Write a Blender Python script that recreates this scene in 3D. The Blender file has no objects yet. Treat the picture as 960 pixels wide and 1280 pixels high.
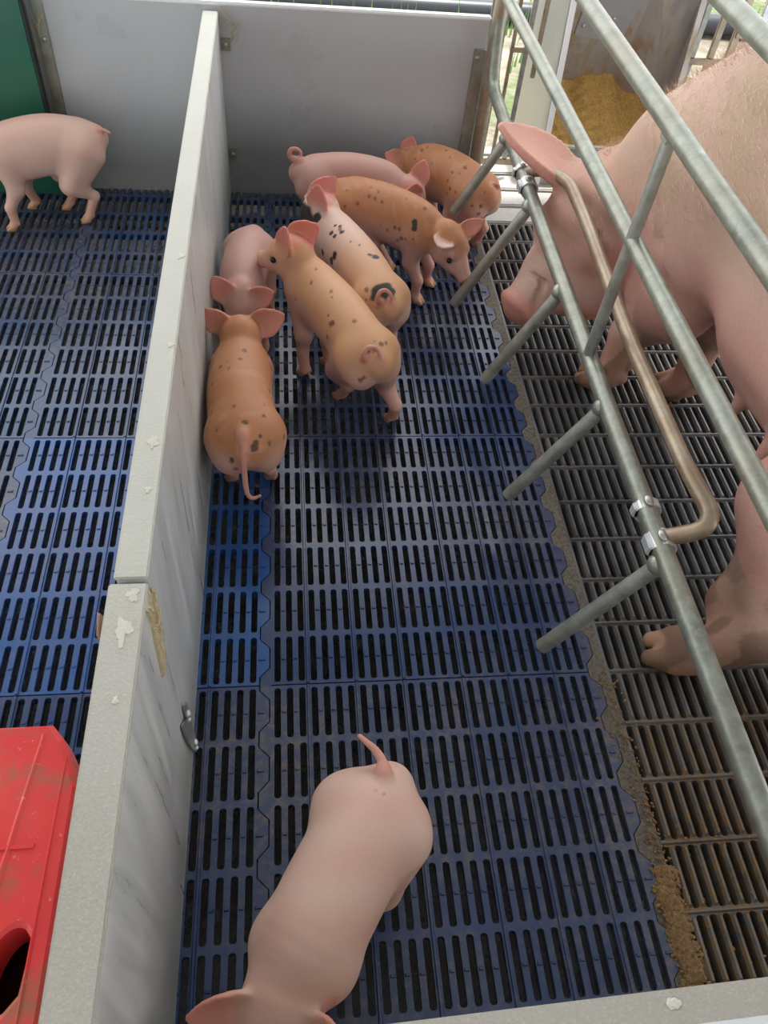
import bpy, bmesh, math, random
import numpy as np
from mathutils import Vector, Matrix
PI = math.pi
random.seed(7)
SC = bpy.context.scene
COL = SC.collection

# ---------------------------------------------------------------- camera
cam_d = bpy.data.cameras.new('camera')
cam = bpy.data.objects.new('camera', cam_d); COL.objects.link(cam)
cam.location = (0.049521, -0.638947, 1.244248)
cam.rotation_euler = (0.691233, -0.079865, -0.087087)
cam_d.sensor_fit = 'VERTICAL'; cam_d.sensor_height = 24.0
cam_d.lens = 24.0 * 984.0 / 1280.0
cam_d.clip_start = 0.01; cam_d.clip_end = 200
SC.camera = cam

# ---------------------------------------------------------------- world, sun, exposure
w = bpy.data.worlds.new('world'); SC.world = w; w.use_nodes = True
nt = w.node_tree; nt.nodes.clear()
bg = nt.nodes.new('ShaderNodeBackground'); wo = nt.nodes.new('ShaderNodeOutputWorld')
bg.inputs[0].default_value = (0.97, 0.98, 1.0, 1); bg.inputs[1].default_value = 2.1
nt.links.new(bg.outputs[0], wo.inputs[0])
sd = bpy.data.lights.new('sun', 'SUN'); sd.energy = 4.0; sd.angle = math.radians(2); sd.color = (1, 0.96, 0.88)
sun = bpy.data.objects.new('sun', sd); COL.objects.link(sun)
sun.rotation_euler = Vector((0.12, 0.10, 1.0)).to_track_quat('Z', 'Y').to_euler()
sun.location = (1, 4, 6)
SC.view_settings.view_transform = 'Standard'; SC.view_settings.look = 'None'
SC.view_settings.gamma = 1.0; SC.view_settings.exposure = 0.5
SC.view_settings.use_curve_mapping = False

# ---------------------------------------------------------------- helpers
def tag(o, label=None, cat=None, group=None, kind=None):
    if label: o['label'] = label
    if cat: o['category'] = cat
    if group: o['group'] = group
    if kind: o['kind'] = kind
    return o

def empty(name, loc=(0, 0, 0), label=None, cat=None, group=None):
    o = bpy.data.objects.new(name, None); COL.objects.link(o)
    o.location = loc; o.empty_display_size = 0.05
    return tag(o, label, cat, group)

def link(name, me, mats, parent=None, smooth=False):
    if not isinstance(mats, (list, tuple)): mats = [mats]
    for m in mats: me.materials.append(m)
    if smooth:
        me.polygons.foreach_set('use_smooth', [True] * len(me.polygons))
    o = bpy.data.objects.new(name, me); COL.objects.link(o)
    if parent is not None:
        o.parent = parent
        o.matrix_parent_inverse = Matrix.Translation(-Vector(parent.location))
    return o

class MB:
    """collects shapes into one mesh"""
    def __init__(s): s.v = []; s.f = []; s.m = []; s.sm = []
    def add(s, vs, fs, m=0, smooth=False):
        b = len(s.v); s.v += [tuple(v) for v in vs]
        for f in fs: s.f.append(tuple(b + i for i in f)); s.m.append(m); s.sm.append(smooth)
        return s
    def box(s, a, b, m=0, bev=0.0):
        x0, y0, z0 = a; x1, y1, z1 = b
        if bev <= 0:
            v = [(x0,y0,z0),(x1,y0,z0),(x1,y1,z0),(x0,y1,z0),(x0,y0,z1),(x1,y0,z1),(x1,y1,z1),(x0,y1,z1)]
            return s.add(v, [(0,3,2,1),(4,5,6,7),(0,1,5,4),(1,2,6,5),(2,3,7,6),(3,0,4,7)], m)
        bm = bmesh.new()
        bmesh.ops.create_cube(bm, size=1)
        for v in bm.verts:
            v.co = Vector(((x0+x1)/2 + v.co.x*(x1-x0), (y0+y1)/2 + v.co.y*(y1-y0), (z0+z1)/2 + v.co.z*(z1-z0)))
        bmesh.ops.bevel(bm, geom=bm.edges[:], offset=bev, segments=2, affect='EDGES')
        return s.bm(bm, m)
    def bm(s, bm, m=0, smooth=False):
        bm.verts.index_update()
        s.add([v.co[:] for v in bm.verts], [[v.index for v in f.verts] for f in bm.faces], m, smooth)
        bm.free(); return s
    def tube(s, pts, r, n=14, m=0, cap=True, wall=0.0):
        P = [Vector(p) for p in pts]
        R = r if isinstance(r, (list, tuple)) else [r]*len(P)
        vs = []; fs = []
        t0 = (P[1]-P[0]).normalized()
        u = t0.orthogonal().normalized()
        for i, p in enumerate(P):
            if i == 0: t = P[1]-P[0]
            elif i == len(P)-1: t = P[-1]-P[-2]
            else: t = (P[i+1]-p).normalized() + (p-P[i-1]).normalized()
            t.normalize(); u = (u - t*u.dot(t)).normalized(); w_ = t.cross(u)
            for k in range(n):
                a = 2*PI*k/n; vs.append(p + (u*math.cos(a)+w_*math.sin(a))*R[i])
        for i in range(len(P)-1):
            for k in range(n):
                k2 = (k+1) % n
                fs.append((i*n+k, i*n+k2, (i+1)*n+k2, (i+1)*n+k))
        s.add(vs, fs, m, True)
        if cap:
            s.add(vs[:n], [tuple(reversed(range(n)))], m); s.add(vs[-n:], [tuple(range(n))], m)
        return s
    def sphere(s, c, r, m=0, seg=12, scale=(1,1,1)):
        bm = bmesh.new(); bmesh.ops.create_uvsphere(bm, u_segments=seg, v_segments=max(6, seg//2), radius=1)
        for v in bm.verts: v.co = Vector((c[0]+v.co.x*r*scale[0], c[1]+v.co.y*r*scale[1], c[2]+v.co.z*r*scale[2]))
        return s.bm(bm, m, True)
    def build(s, name, mats, parent=None):
        me = bpy.data.meshes.new(name); me.from_pydata(s.v, [], s.f)
        me.polygons.foreach_set('material_index', s.m)
        me.polygons.foreach_set('use_smooth', s.sm)
        me.update()
        return link(name, me, mats, parent)

def arc_path(pts, r, n=6):
    """round the inner corners of a polyline"""
    P = [Vector(p) for p in pts]; out = [P[0]]
    for i in range(1, len(P)-1):
        a = (P[i-1]-P[i]); b = (P[i+1]-P[i]); d = min(r, a.length*.49, b.length*.49)
        a = P[i]+a.normalized()*d; b = P[i]+b.normalized()*d
        for k in range(n+1):
            t = k/n; out.append(a*(1-t)**2 + P[i]*2*t*(1-t) + b*t*t)
    out.append(P[-1]); return out

# ---------------------------------------------------------------- materials
class NT:
    def __init__(s, name):
        s.mat = bpy.data.materials.new(name); s.mat.use_nodes = True
        s.t = s.mat.node_tree; s.b = s.t.nodes['Principled BSDF']
        s.tc = s.t.nodes.new('ShaderNodeTexCoord')
    def n(s, typ, **kw):
        o = s.t.nodes.new(typ)
        for k, v in kw.items(): setattr(o, k, v)
        return o
    def l(s, a, b): s.t.links.new(a, b)
    def mapping(s, scale=(1,1,1), rot=(0,0,0)):
        m = s.n('ShaderNodeMapping'); m.inputs['Scale'].default_value = scale; m.inputs['Rotation'].default_value = rot
        s.l(s.tc.outputs['Object'], m.inputs[0]); return m.outputs[0]
    def noise(s, sc, det=4, rough=.6, vec=None):
        o = s.n('ShaderNodeTexNoise'); o.inputs['Scale'].default_value = sc
        o.inputs['Detail'].default_value = det; o.inputs['Roughness'].default_value = rough
        s.l(vec if vec is not None else s.tc.outputs['Object'], o.inputs['Vector']); return o.outputs['Fac']
    def voro(s, sc, vec=None):
        o = s.n('ShaderNodeTexVoronoi'); o.inputs['Scale'].default_value = sc
        s.l(vec if vec is not None else s.tc.outputs['Object'], o.inputs['Vector']); return o.outputs['Distance']
    def ramp(s, fac, stops):
        o = s.n('ShaderNodeValToRGB'); e = o.color_ramp.elements
        while len(e) < len(stops): e.new(.5)
        for el, (p, c) in zip(e, stops):
            el.position = p; el.color = (c if hasattr(c, '__len__') else (c, c, c)) + ((1,) if hasattr(c, '__len__') and len(c) == 3 else ()) if hasattr(c, '__len__') else (c, c, c, 1)
        s.l(fac, o.inputs[0]); return o.outputs[0]
    def mix(s, fac, a, b, mode='MIX'):
        o = s.n('ShaderNodeMix', data_type='RGBA', blend_type=mode)
        for i, v in ((0, fac), (6, a), (7, b)):
            if hasattr(v, 'is_linked'): s.l(v, o.inputs[i])
            elif i == 0: o.inputs[0].default_value = v
            else: o.inputs[i].default_value = tuple(v) + (1,)
        return o.outputs[2]
    def mul(s, a, b, op='MULTIPLY'):
        o = s.n('ShaderNodeMath', operation=op)
        for i, v in ((0, a), (1, b)):
            if hasattr(v, 'is_linked'): s.l(v, o.inputs[i])
            else: o.inputs[i].default_value = v
        return o.outputs[0]
    def sep(s):
        o = s.n('ShaderNodeSeparateXYZ'); s.l(s.tc.outputs['Object'], o.inputs[0]); return o.outputs
    def set(s, col=None, rough=None, metal=None, bump=None, bstr=.2, bdist=.002, spec=None):
        def put(v, inp):
            if hasattr(v, 'is_linked'): s.l(v, s.b.inputs[inp])
            elif hasattr(v, '__len__'): s.b.inputs[inp].default_value = tuple(v) + (1,)
            else: s.b.inputs[inp].default_value = v
        if col is not None: put(col, 'Base Color')
        if rough is not None: put(rough, 'Roughness')
        if metal is not None: put(metal, 'Metallic')
        if spec is not None: put(spec, 'Specular IOR Level')
        if bump is not None:
            b = s.n('ShaderNodeBump'); b.inputs['Strength'].default_value = bstr; b.inputs['Distance'].default_value = bdist
            s.l(bump, b.inputs['Height']); s.l(b.outputs[0], s.b.inputs['Normal'])
        return s.mat

def mat_blue(name, base, dirt=.5):
    m = NT(name)
    n1 = m.noise(6, 6); n2 = m.noise(60, 5); n3 = m.noise(2.2, 4)
    c = m.mix(m.ramp(n1, [(.3, 0.), (.75, 1.)]), base, tuple(x*.72+.02 for x in base))
    # trodden brown dust
    d = m.mul(m.ramp(n3, [(.42, 0.), (.68, 1.)]), m.ramp(n2, [(.45, 0.), (.62, 1.)]))
    c = m.mix(m.mul(d, dirt), c, (.16, .12, .085))
    c = m.mix(m.mul(m.ramp(n3, [(.4, 0.), (.7, 1.)]), dirt*.5), c, (.13, .125, .13))
    r = m.ramp(n1, [(.3, .15), (.7, .30)])
    return m.set(c, r, 0, bump=n2, bstr=.15, bdist=.001)
M_BLUE = mat_blue('blue_plastic', (.015, .044, .135), .8)
M_LBLUE = mat_blue('bright_blue_plastic', (.016, .085, .28), .3)
M_DBLUE = mat_blue('left_pen_blue_plastic', (.015, .052, .14), .9)

m = NT('cast_iron')
n1 = m.noise(9, 6); n2 = m.noise(70, 6, .7); n3 = m.noise(2.0, 4); xyz = m.sep()
c = m.mix(m.ramp(n1, [(.35, 0.), (.7, 1.)]), (.085, .083, .08), (.19, .185, .18))
near = m.ramp(m.mul(xyz[1], -1.0), [(.0, 0.), (.45, 1.)])
d = m.mul(m.ramp(n2, [(.44, 0.), (.58, 1.)]), m.ramp(m.mul(m.mul(n3, .6), m.mul(near, .45), 'ADD'), [(.3, 0.), (.6, 1.)]))
c = m.mix(d, c, (.22, .135, .06))
M_IRON = m.set(c, m.ramp(n1, [(.3, .3), (.7, .5)]), .2, bump=n2, bstr=.5, bdist=.0025)

m = NT('caked_dirt'); n1 = m.noise(120, 5, .8); n2 = m.noise(20, 4)
c = m.mix(m.ramp(n1, [(.35, 0.), (.65, 1.)]), (.07, .06, .05), (.30, .27, .22)); c = m.mix(m.mul(n2, .6), c, (.12, .09, .06))
M_CAKE = m.set(c, .8, 0, bump=n1, bstr=1, bdist=.006)

m = NT('manure'); n1 = m.noise(14, 8, .7); n2 = m.voro(60)
c = m.mix(m.ramp(n1, [(.45, 0.), (.65, 1.)]), (.004, .003, .003), (.028, .022, .017))
M_PIT = m.set(c, m.ramp(n1, [(.4, .15), (.6, .8)]), 0, bump=n1, bstr=1, bdist=.03)

m = NT('concrete'); n1 = m.noise(10, 6); n2 = m.noise(90, 4)
c = m.mix(n1, (.42, .40, .36), (.62, .60, .56)); c = m.mix(m.ramp(n2, [(.6, 0.), (.7, .6)]), c, (.2, .17, .14))
M_CONC = m.set(c, .7, 0, bump=n2, bstr=.4, bdist=.003)

def mat_sheet(name, a, b, st=(1, 1, 30), metal=.0, rough=.42, dust=(.35, .32, .25), dz=.16):
    m = NT(name); v = m.mapping(st)
    n1 = m.noise(5, 6, .6, v); n2 = m.noise(3, 5); n3 = m.noise(120, 3); xyz = m.sep()
    c = m.mix(m.ramp(n1, [(.3, 0.), (.7, 1.)]), a, b)
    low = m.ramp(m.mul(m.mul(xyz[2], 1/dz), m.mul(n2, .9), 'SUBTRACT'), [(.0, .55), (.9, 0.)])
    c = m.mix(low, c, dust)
    c = m.mix(m.ramp(n3, [(.68, 0.), (.72, .5)]), c, (.25, .22, .18))
    return m.set(c, m.ramp(n1, [(.3, rough-.1), (.7, rough+.1)]), metal, bump=n1, bstr=.08, bdist=.002)
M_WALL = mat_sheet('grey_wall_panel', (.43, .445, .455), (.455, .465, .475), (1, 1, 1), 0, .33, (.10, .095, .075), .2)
M_BOARD = mat_sheet('partition_face', (.50, .51, .49), (.70, .71, .69), (.5, 9, .7), .1, .35, (.25, .25, .21), .12)  # paler vertical bands put streaky reflections into the board colour

m = NT('partition_top'); n1 = m.noise(8, 5); n3 = m.noise(330, 4); xyz = m.sep()
nearY = m.ramp(m.mul(xyz[1], -1.0), [(.05, 0.), (.45, 1.)])
c = m.mix(n1, (.47, .46, .39), (.58, .57, .50))
c = m.mix(m.mul(nearY, .5), c, (.30, .25, .21))
c = m.mix(m.mul(m.ramp(n3, [(.50, 0.), (.72, 1.)]), .4), c, (.60, .58, .53))
M_TOP = m.set(c, .5, .0, bump=m.noise(260, 3), bstr=.5, bdist=.002)

def mat_galv(name, a=(.19, .205, .17), b=(.31, .33, .275), stain=(.27, .22, .15), amt=.35):
    m = NT(name); n1 = m.noise(30,3); n2 = m.noise(75, 5, .65); n3 = m.noise(5, 4)
    c = m.mix(m.ramp(n1, [(.3, 0.), (.7, 1.)]), a, b)
    c = m.mix(m.ramp(n2, [(.5, 0.), (.75, .4)]), c, (.50, .51, .46))
    c = m.mix(m.mul(m.ramp(n3, [(.45, 0.), (.65, 1.)]), amt), c, stain)
    return m.set(c, m.ramp(n2, [(.3, .3), (.7, .5)]), .55, bump=n2, bstr=.25, bdist=.0015)
M_GALV = mat_galv('galvanized_steel')
M_GALVD = mat_galv('dull_galvanized_steel', (.25, .27, .24), (.42, .44, .40))
M_RUST = mat_galv('stained_steel', (.30, .24, .17), (.42, .35, .26), (.2, .12, .06), .6)
M_ZINC = mat_galv('new_zinc', (.55, .57, .58), (.75, .77, .78), (.4, .38, .34), .15)

def mat_plain(name, col, rough=.5, metal=0., var=.2, sc=20, bstr=.1):
    m = NT(name); n1 = m.noise(sc, 5)
    c = m.mix(n1, tuple(x*(1-var) for x in col), tuple(min(1, x*(1+var)) for x in col))
    return m.set(c, rough, metal, bump=n1, bstr=bstr, bdist=.002)
M_GREEN = mat_plain('green_plastic', (.018, .105, .065), .3, 0, .2, 12)
M_DARK = mat_plain('dark_gap', (.02, .02, .02), .8)
M_PIPE = mat_plain('black_plastic_pipe', (.045, .05, .06), .35)
M_SPLAT = mat_plain('dried_splash', (.62, .60, .50), .8, 0, .15, 90, .4)
M_FOAM = mat_plain('broken_foam', (.50, .42, .26), .9, 0, .45, 110, 1.0)
M_WHITE = mat_plain('white_cap', (.74, .76, .76), .4, .1, .08)
M_STEEL = mat_plain('rivet_steel', (.45, .43, .40), .35, .8, .2)
M_GRASS = mat_plain('grass', (.16, .34, .07), .7, 0, .5, 30)
M_SIDE = mat_sheet('feeder_side', (.24, .24, .22), (.32, .32, .29), (1, 1, 1), .2, .5, (.4, .36, .26), .3)

m = NT('feeder_steel'); v = m.mapping((3, 3, 1)); n1 = m.noise(7, 6, .65, v); n2 = m.noise(60, 4)
c = m.mix(m.noise(4, 3), (.38, .35, .33), (.52, .49, .47))
c = m.mix(m.ramp(n1, [(.50, 0.), (.62, .85)]), c, (.42, .30, .15))
M_HOPPER = m.set(c, m.ramp(n1, [(.4, .3), (.6, .8)]), .55, bump=n2, bstr=.1, bdist=.001)

m = NT('yellow_feed'); n1 = m.noise(150, 5, .8); n2 = m.noise(14, 4)
c = m.mix(m.ramp(n1, [(.35, 0.), (.65, 1.)]), (.42, .22, .05), (.78, .50, .16))
c = m.mix(m.mul(n2, .4), c, (.45, .26, .07))
M_FEED = m.set(c, .85, 0, bump=n1, bstr=.8, bdist=.004)
m = NT('spilled_feed'); n1 = m.noise(180, 5, .8)
c = m.mix(m.ramp(n1, [(.35, 0.), (.65, 1.)]), (.13, .07, .025), (.40, .25, .11))
M_SPILL = m.set(c, .9, 0, bump=n1, bstr=1, bdist=.004)

m = NT('outside_ground'); n1 = m.noise(3, 8, .7); n2 = m.voro(25)
c = m.mix(m.ramp(n1, [(.4, 0.), (.62, 1.)]), (.36, .32, .26), (.17, .14, .10))
c = m.mix(m.ramp(m.noise(1.3, 4), [(.5, 0.), (.6, .8)]), c, (.09, .15, .04))
M_GROUND = m.set(c, .9, 0, bump=n2, bstr=.6, bdist=.03)

m = NT('red_plastic'); n1 = m.noise(16, 6, .65); n2 = m.noise(90, 5, .7); n3 = m.noise(5, 4)
c = m.mix(m.ramp(n3, [(.3, 0.), (.7, 1.)]), (.62, .018, .022), (.72, .06, .05))
c = m.mix(m.mul(m.ramp(n1, [(.52, 0.), (.66, 1.)]), .75), c, (.26, .12, .06))
c = m.mix(m.ramp(n2, [(.64, 0.), (.70, .6)]), c, (.62, .42, .30))
M_RED = m.set(c, m.ramp(n1, [(.35, .28), (.7, .6)]), 0, bump=n2, bstr=.35, bdist=.0015)

def mat_skin(name, sss=.2, rough=.5, hair=260, hstr=.12, wr=0):
    m = NT(name)
    at = m.n('ShaderNodeAttribute', attribute_name='pigment')
    n1 = m.noise(9, 4); n2 = m.noise(hair, 3, .6)
    c = m.mix(m.ramp(n1, [(.35, 0.), (.7, .25)]), at.outputs['Color'], (.80, .50, .40), 'MULTIPLY')
    c = m.mix(.12, at.outputs['Color'], c)
    c = m.mix(m.mul(n2, .35), c, (.8, .65, .55), 'MULTIPLY')
    m.b.inputs['Subsurface Weight'].default_value = sss
    m.b.inputs['Subsurface Radius'].default_value = (1.0, .35, .2)
    m.b.inputs['Subsurface Scale'].default_value = .005
    if wr: n2 = m.mul(m.mul(m.noise(16, 5, .65), wr), m.mul(n2, .3), 'ADD')
    return m.set(c, rough, 0, bump=n2, bstr=hstr*(3 if wr else 1), bdist=.0015 if not wr else .006, spec=.35)
M_SKIN = mat_skin('piglet_skin')
M_SOW = mat_skin('sow_skin', .15, .6, 140, .2, 1.)
M_EYE = mat_plain('dark_eye', (.012, .008, .008), .08)
M_HAIR = mat_plain('pale_bristle', (.62, .50, .38), .5)
# ================================================================ SETTING
P = 0.0209418                      # slot pitch
RW = 0.1                           # slot row depth

def rib_mesh(mb, x, y0, y1, m, w_=.0032, h=.0032):
    mb.add([(x-w_, y0, 0), (x-w_*.5, y0, h), (x+w_*.5, y0, h), (x+w_, y0, 0), (x-w_, y1, 0), (x-w_*.5, y1, h), (x+w_*.5, y1, h), (x+w_, y1, 0)],
           [(0,1,5,4),(1,2,6,5),(2,3,7,6),(0,3,2,1),(4,5,6,7)], m)

def slot_outline(cx, cy, hw, hl, r):
    out = []
    for (sx, sy, a0) in ((1, 1, 0), (-1, 1, 90), (-1, -1, 180), (1, -1, 270)):
        for k in range(3):
            a = math.radians(a0 + 45*k)
            out.append((cx + sx*(hw-r) + r*math.cos(a), cy + sy*(hl-r) + r*math.sin(a)))
    return out   # 12 points counter clockwise, from +x side

def slot_cell(mb, x0, x1, y0, y1, cx, hw, hl, m, z=0., depth=.017, taper=.001):
    """rectangle with a rounded slot cut through it"""
    cy = (y0+y1)/2
    o = slot_outline(cx, cy, hw, hl, hw*.75)
    V = [(x, y, z) for x, y in o] + [(x1, cy, z), (x1, y1, z), (cx, y1, z), (x0, y1, z), (x0, cy, z), (x0, y0, z), (cx, y0, z), (x1, y0, z)]
    E_ = (12, 13, 14, 15, 16, 17, 18, 19)
    F = []
    for q in range(4):
        i = q*3; a, b, c_ = i, i+1, i+2; nx = (i+3) % 12
        e0, e1, e2 = E_[2*q], E_[2*q+1], E_[(2*q+2) % 8]
        if q % 2 == 0: F += [(a, e0, e1), (a, e1, b), (b, e1, c_), (c_, e1, e2), (c_, e2, nx)]
        else: F += [(a, e0, e1), (a, e1, b), (b, e1, c_), (c_, e1, e2), (c_, e2, nx)]
    # chamfer ring and inner wall
    base = len(V)
    V += [(cx+(x-cx)*.95, cy+(y-cy)*.994, z-.0018) for x, y in o]
    V += [(cx+(x-cx)*1.15, y, z-depth) for x, y in o]
    for i in range(12):
        j = (i+1) % 12
        F += [(i, j, base+j, base+i), (base+i, base+j, base+12+j, base+12+i)]
    mb.add(V, F, m)

def zig(y, row0, sgn=1):
    """offset of the interlocking edge (in pitches) inside one row, v from 0 (far) to 1 (near)"""
    return None
ZIG = [(0, -.45), (.10, -.45), (.27, .36), (.66, .36), (.84, -.45), (1, -.45)]

def zig_strip(mb, xe, xz, ytop, m, side, z=0.):
    """flat strip between straight edge xe and the zigzag around xz; side=-1: strip lies left of the zigzag"""
    g = .0011 * side
    for (v0, o0), (v1, o1) in zip(ZIG[:-1], ZIG[1:]):
        a = (xz + o0*P + g, ytop - v0*RW); b = (xz + o1*P + g, ytop - v1*RW)
        V = [(xe, a[1], z), (a[0], a[1], z), (b[0], b[1], z), (xe, b[1], z), (a[0], a[1], z-.02), (b[0], b[1], z-.02)]
        if side < 0: F = [(0, 3, 2, 1), (1, 2, 5, 4)]
        else: F = [(0, 1, 2, 3), (1, 4, 5, 2)]
        mb.add(V, F, m)

def bump_box(mb, x, y, hx, hy, h, m):
    mb.add([(x-hx, y-hy, 0), (x+hx, y-hy, 0), (x+hx, y+hy, 0), (x-hx, y+hy, 0), (x-hx*.7, y-hy*.5, h), (x+hx*.7, y-hy*.5, h), (x+hx*.7, y+hy*.5, h), (x-hx*.7, y+hy*.5, h)],
           [(4,5,6,7),(0,1,5,4),(1,2,6,5),(2,3,7,6),(3,0,4,7)], m)

def blue_panel(mb, u0, nslots, ribs, ytop, m, left_zig, right_zig):
    """panel whose slots are u0..u0+nslots-1; zigzag edges centred on u0-1 and u0+nslots"""
    for r in range(6):
        y1 = ytop - r*RW; y0 = y1 - RW
        e1 = .0012 if r == 0 else 0; e0 = .0012 if r == 5 else 0
        for k in range(nslots):
            u = u0 + k; cx = u*P
            slot_cell(mb, cx-P/2, cx+P/2, y0+e0, y1-e1, cx, .0055, .0446, m)
            if k < nslots-1 and (k+1) not in ribs: bump_box(mb, cx+P/2, (y0+y1)/2, .0036, .0022, .0025, m)
        if right_zig:
            zig_strip(mb, (u0+nslots-.5)*P, (u0+nslots)*P, y1, m, -1)
            bump_box(mb, (u0+nslots-.3)*P, (y0+y1)/2, .0062, .0022, .0028, m)
        if left_zig: zig_strip(mb, (u0-.5)*P, (u0-1)*P, y1, m, 1)
    for k in ribs: rib_mesh(mb, (u0+k-.5)*P, ytop-.6+.002, ytop-.002, m)
    for y in (ytop-.0012, ytop-.6+.0012):   # panel side skirts
        mb.add([((u0-.5)*P, y, 0), ((u0+nslots-.5)*P, y, 0), ((u0+nslots-.5)*P, y, -.03), ((u0-.5)*P, y, -.03)], [(0, 1, 2, 3) if y > ytop-.3 else (3, 2, 1, 0)], m)

mb = MB()
R27 = (3, 7, 11, 16, 20, 24); R23 = (4, 9, 14, 19)
for ytop in (1.8, 1.2, .6, 0.):
    blue_panel(mb, 1, 27, R27, ytop, 0, True, True)
    blue_panel(mb, -23, 23, R23, ytop, 1 if ytop == .6 else (2 if ytop > .7 else 0), True, True)
    blue_panel(mb, -51, 27, R27, ytop, 2, False, True)
# a dirt blob is left on the slats here and there
tag(mb.build('floor', [M_BLUE, M_LBLUE, M_DBLUE]), kind='structure')

# cast-iron grates under the sow
mb = MB()
UI = 28
for ytop in (1.5,):
    pass
def iron_panel(mb, ytop, rows, u_first, nsl):
    for r in range(rows):
        y1 = ytop - r*RW; y0 = y1 - RW
        zig_strip(mb, (u_first-.55)*P, UI*P, y1, 1, 1, -.001)
        for k in range(nsl):
            cx = (u_first+k)*P
            thick = (k % 9 == 8)
            slot_cell(mb, cx-P/2, cx+P/2, y0, y1, cx, .0060, .0455, 0, -.001, .03)
            # rounded crown on the bar
            bx = cx+P/2; hw = .0042
            mb.add([(bx-hw, y0+.006, -.001), (bx-hw*.45, y0+.010, .0035), (bx+hw*.45, y0+.010, .0035), (bx+hw, y0+.006, -.001),
                    (bx-hw, y1-.006, -.001), (bx-hw*.45, y1-.010, .0035), (bx+hw*.45, y1-.010, .0035), (bx+hw, y1-.006, -.001)],
                   [(0,1,5,4),(1,2,6,5),(2,3,7,6),(0,3,2,1),(4,5,6,7)], 0)
        # cross ridge
        x0 = (u_first-.3)*P; x1 = (u_first+nsl-.5)*P
        mb.add([(x0, y0-.0035, -.001), (x1, y0-.0035, -.001), (x1, y0-.0012, .004), (x0, y0-.0012, .004), (x1, y0+.0012, .004), (x0, y0+.0012, .004), (x1, y0+.0035, -.001), (x0, y0+.0035, -.001)],
               [(0,1,2,3),(3,2,4,5),(5,4,6,7),(0,3,5,7)], 0)
        mb.add([((u_first-.55)*P, y0, -.001), ((u_first-.5)*P, y0, -.001), ((u_first-.5)*P, y1, -.001), ((u_first-.55)*P, y1, -.001)], [(0,1,2,3)], 0)
iron_panel(mb, 1.5, 3, 29.7, 40)
iron_panel(mb, 1.2, 6, 29.7, 40)
iron_panel(mb, .6, 6, 29.7, 40)
iron_panel(mb, 0, 6, 29.7, 40)
tag(mb.build('floor', [M_IRON, M_CAKE]), kind='structure')

# pale concrete slats in front of the feeder
mb = MB()
for i, y in enumerate((1.505, 1.605, 1.705, 1.805)):
    mb.box((.605, y, -.06), (1.7, y+.082, .004), 0, .004)
tag(mb.build('floor', [M_CONC]), kind='structure')

# slurry pit below the slats
nx, ny = 90, 120
mb = MB(); V = []; F = []
rng = np.random.RandomState(3)
hh = rng.rand(ny//3+2, nx//3+2)
for j in range(ny):
    for i in range(nx):
        fx, fy = i/3, j/3; a, b = int(fx), int(fy); fx -= a; fy -= b
        h = (hh[b,a]*(1-fx)+hh[b,a+1]*fx)*(1-fy)+(hh[b+1,a]*(1-fx)+hh[b+1,a+1]*fx)*fy
        V.append((-1.3+i*3.3/nx, -1.1+j*3.4/ny, -.32+.03*h+.01*rng.rand()))
for j in range(ny-1):
    for i in range(nx-1):
        q = j*nx+i; F.append((q, q+1, q+nx+1, q+nx))
mb.add(V, F, 0, True)
o = mb.build('floor', [M_PIT]); tag(o, kind='structure')
mb = MB()
mb.box((-1.35, -1.15, -.36), (-1.3, 2.3, -.03)); mb.box((1.95, -1.15, -.36), (2.0, 2.3, -.03))
mb.box((-1.35, -1.15, -.36), (2.0, -1.1, -.03)); mb.box((-1.35, 2.0, -.36), (2.0, 2.05, -.03))
tag(mb.build('wall_pit', [M_CONC]), kind='structure')

# outside ground, seen over the wall and through the bars
mb = MB(); mb.box((-6, 1.93, -.3), (8, 14, -.06)); tag(mb.build('floor', [M_GROUND]), kind='structure')
# barn roof
mb = MB(); mb.box((-7.0, -7, 2.45), (8, 1.9, 2.5), 0); tag(mb.build('ceiling', [mat_plain('roof_sheet', (.32, .33, .34), .6)]), kind='structure')

mb = MB(); mb.box((-7, -5.1, -.3), (8, -5, 2.45), 0); tag(mb.build('wall_light_block', [M_CONC]), kind='structure')  # unseen wall behind the camera, added to cut light from that side
# back wall of grey panels with a white folded cap
mb = MB()
mb.box((-.545, 1.635, -.04), (.588, 1.652, .498), 0)
mb.box((-1.5, 1.645, -.04), (-.545, 1.652, .498), 0)
wb = mb.build('wall_back', [M_WALL]); tag(wb, kind='structure')
mb = MB(); mb.box((-1.5, 1.632, .498), (.592, 1.655, .507), 0, .003); tag(mb.build('trim_1', [M_WHITE]), kind='structure')
# galvanised strips
mb = MB(); mb.box((-.57, 1.629, -.01), (-.543, 1.634, .492), 0, .001)
mb.sphere((-.556, 1.628, .40), .006, 1, 10, (1, .5, 1)); mb.sphere((-.556, 1.628, .12), .006, 1, 10, (1, .5, 1))
tag(mb.build('trim_2', [M_GALV, M_STEEL]), kind='structure')
mb = MB(); mb.box((.558, 1.626, 0), (.590, 1.634, .43), 0, .001)
mb.sphere((.568, 1.625, .41), .006, 1, 10, (1, .5, 1)); mb.sphere((.568, 1.625, .12), .006, 1, 10, (1, .5, 1))
tag(mb.build('trim_3', [M_GALVD, M_STEEL]), kind='structure')
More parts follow.
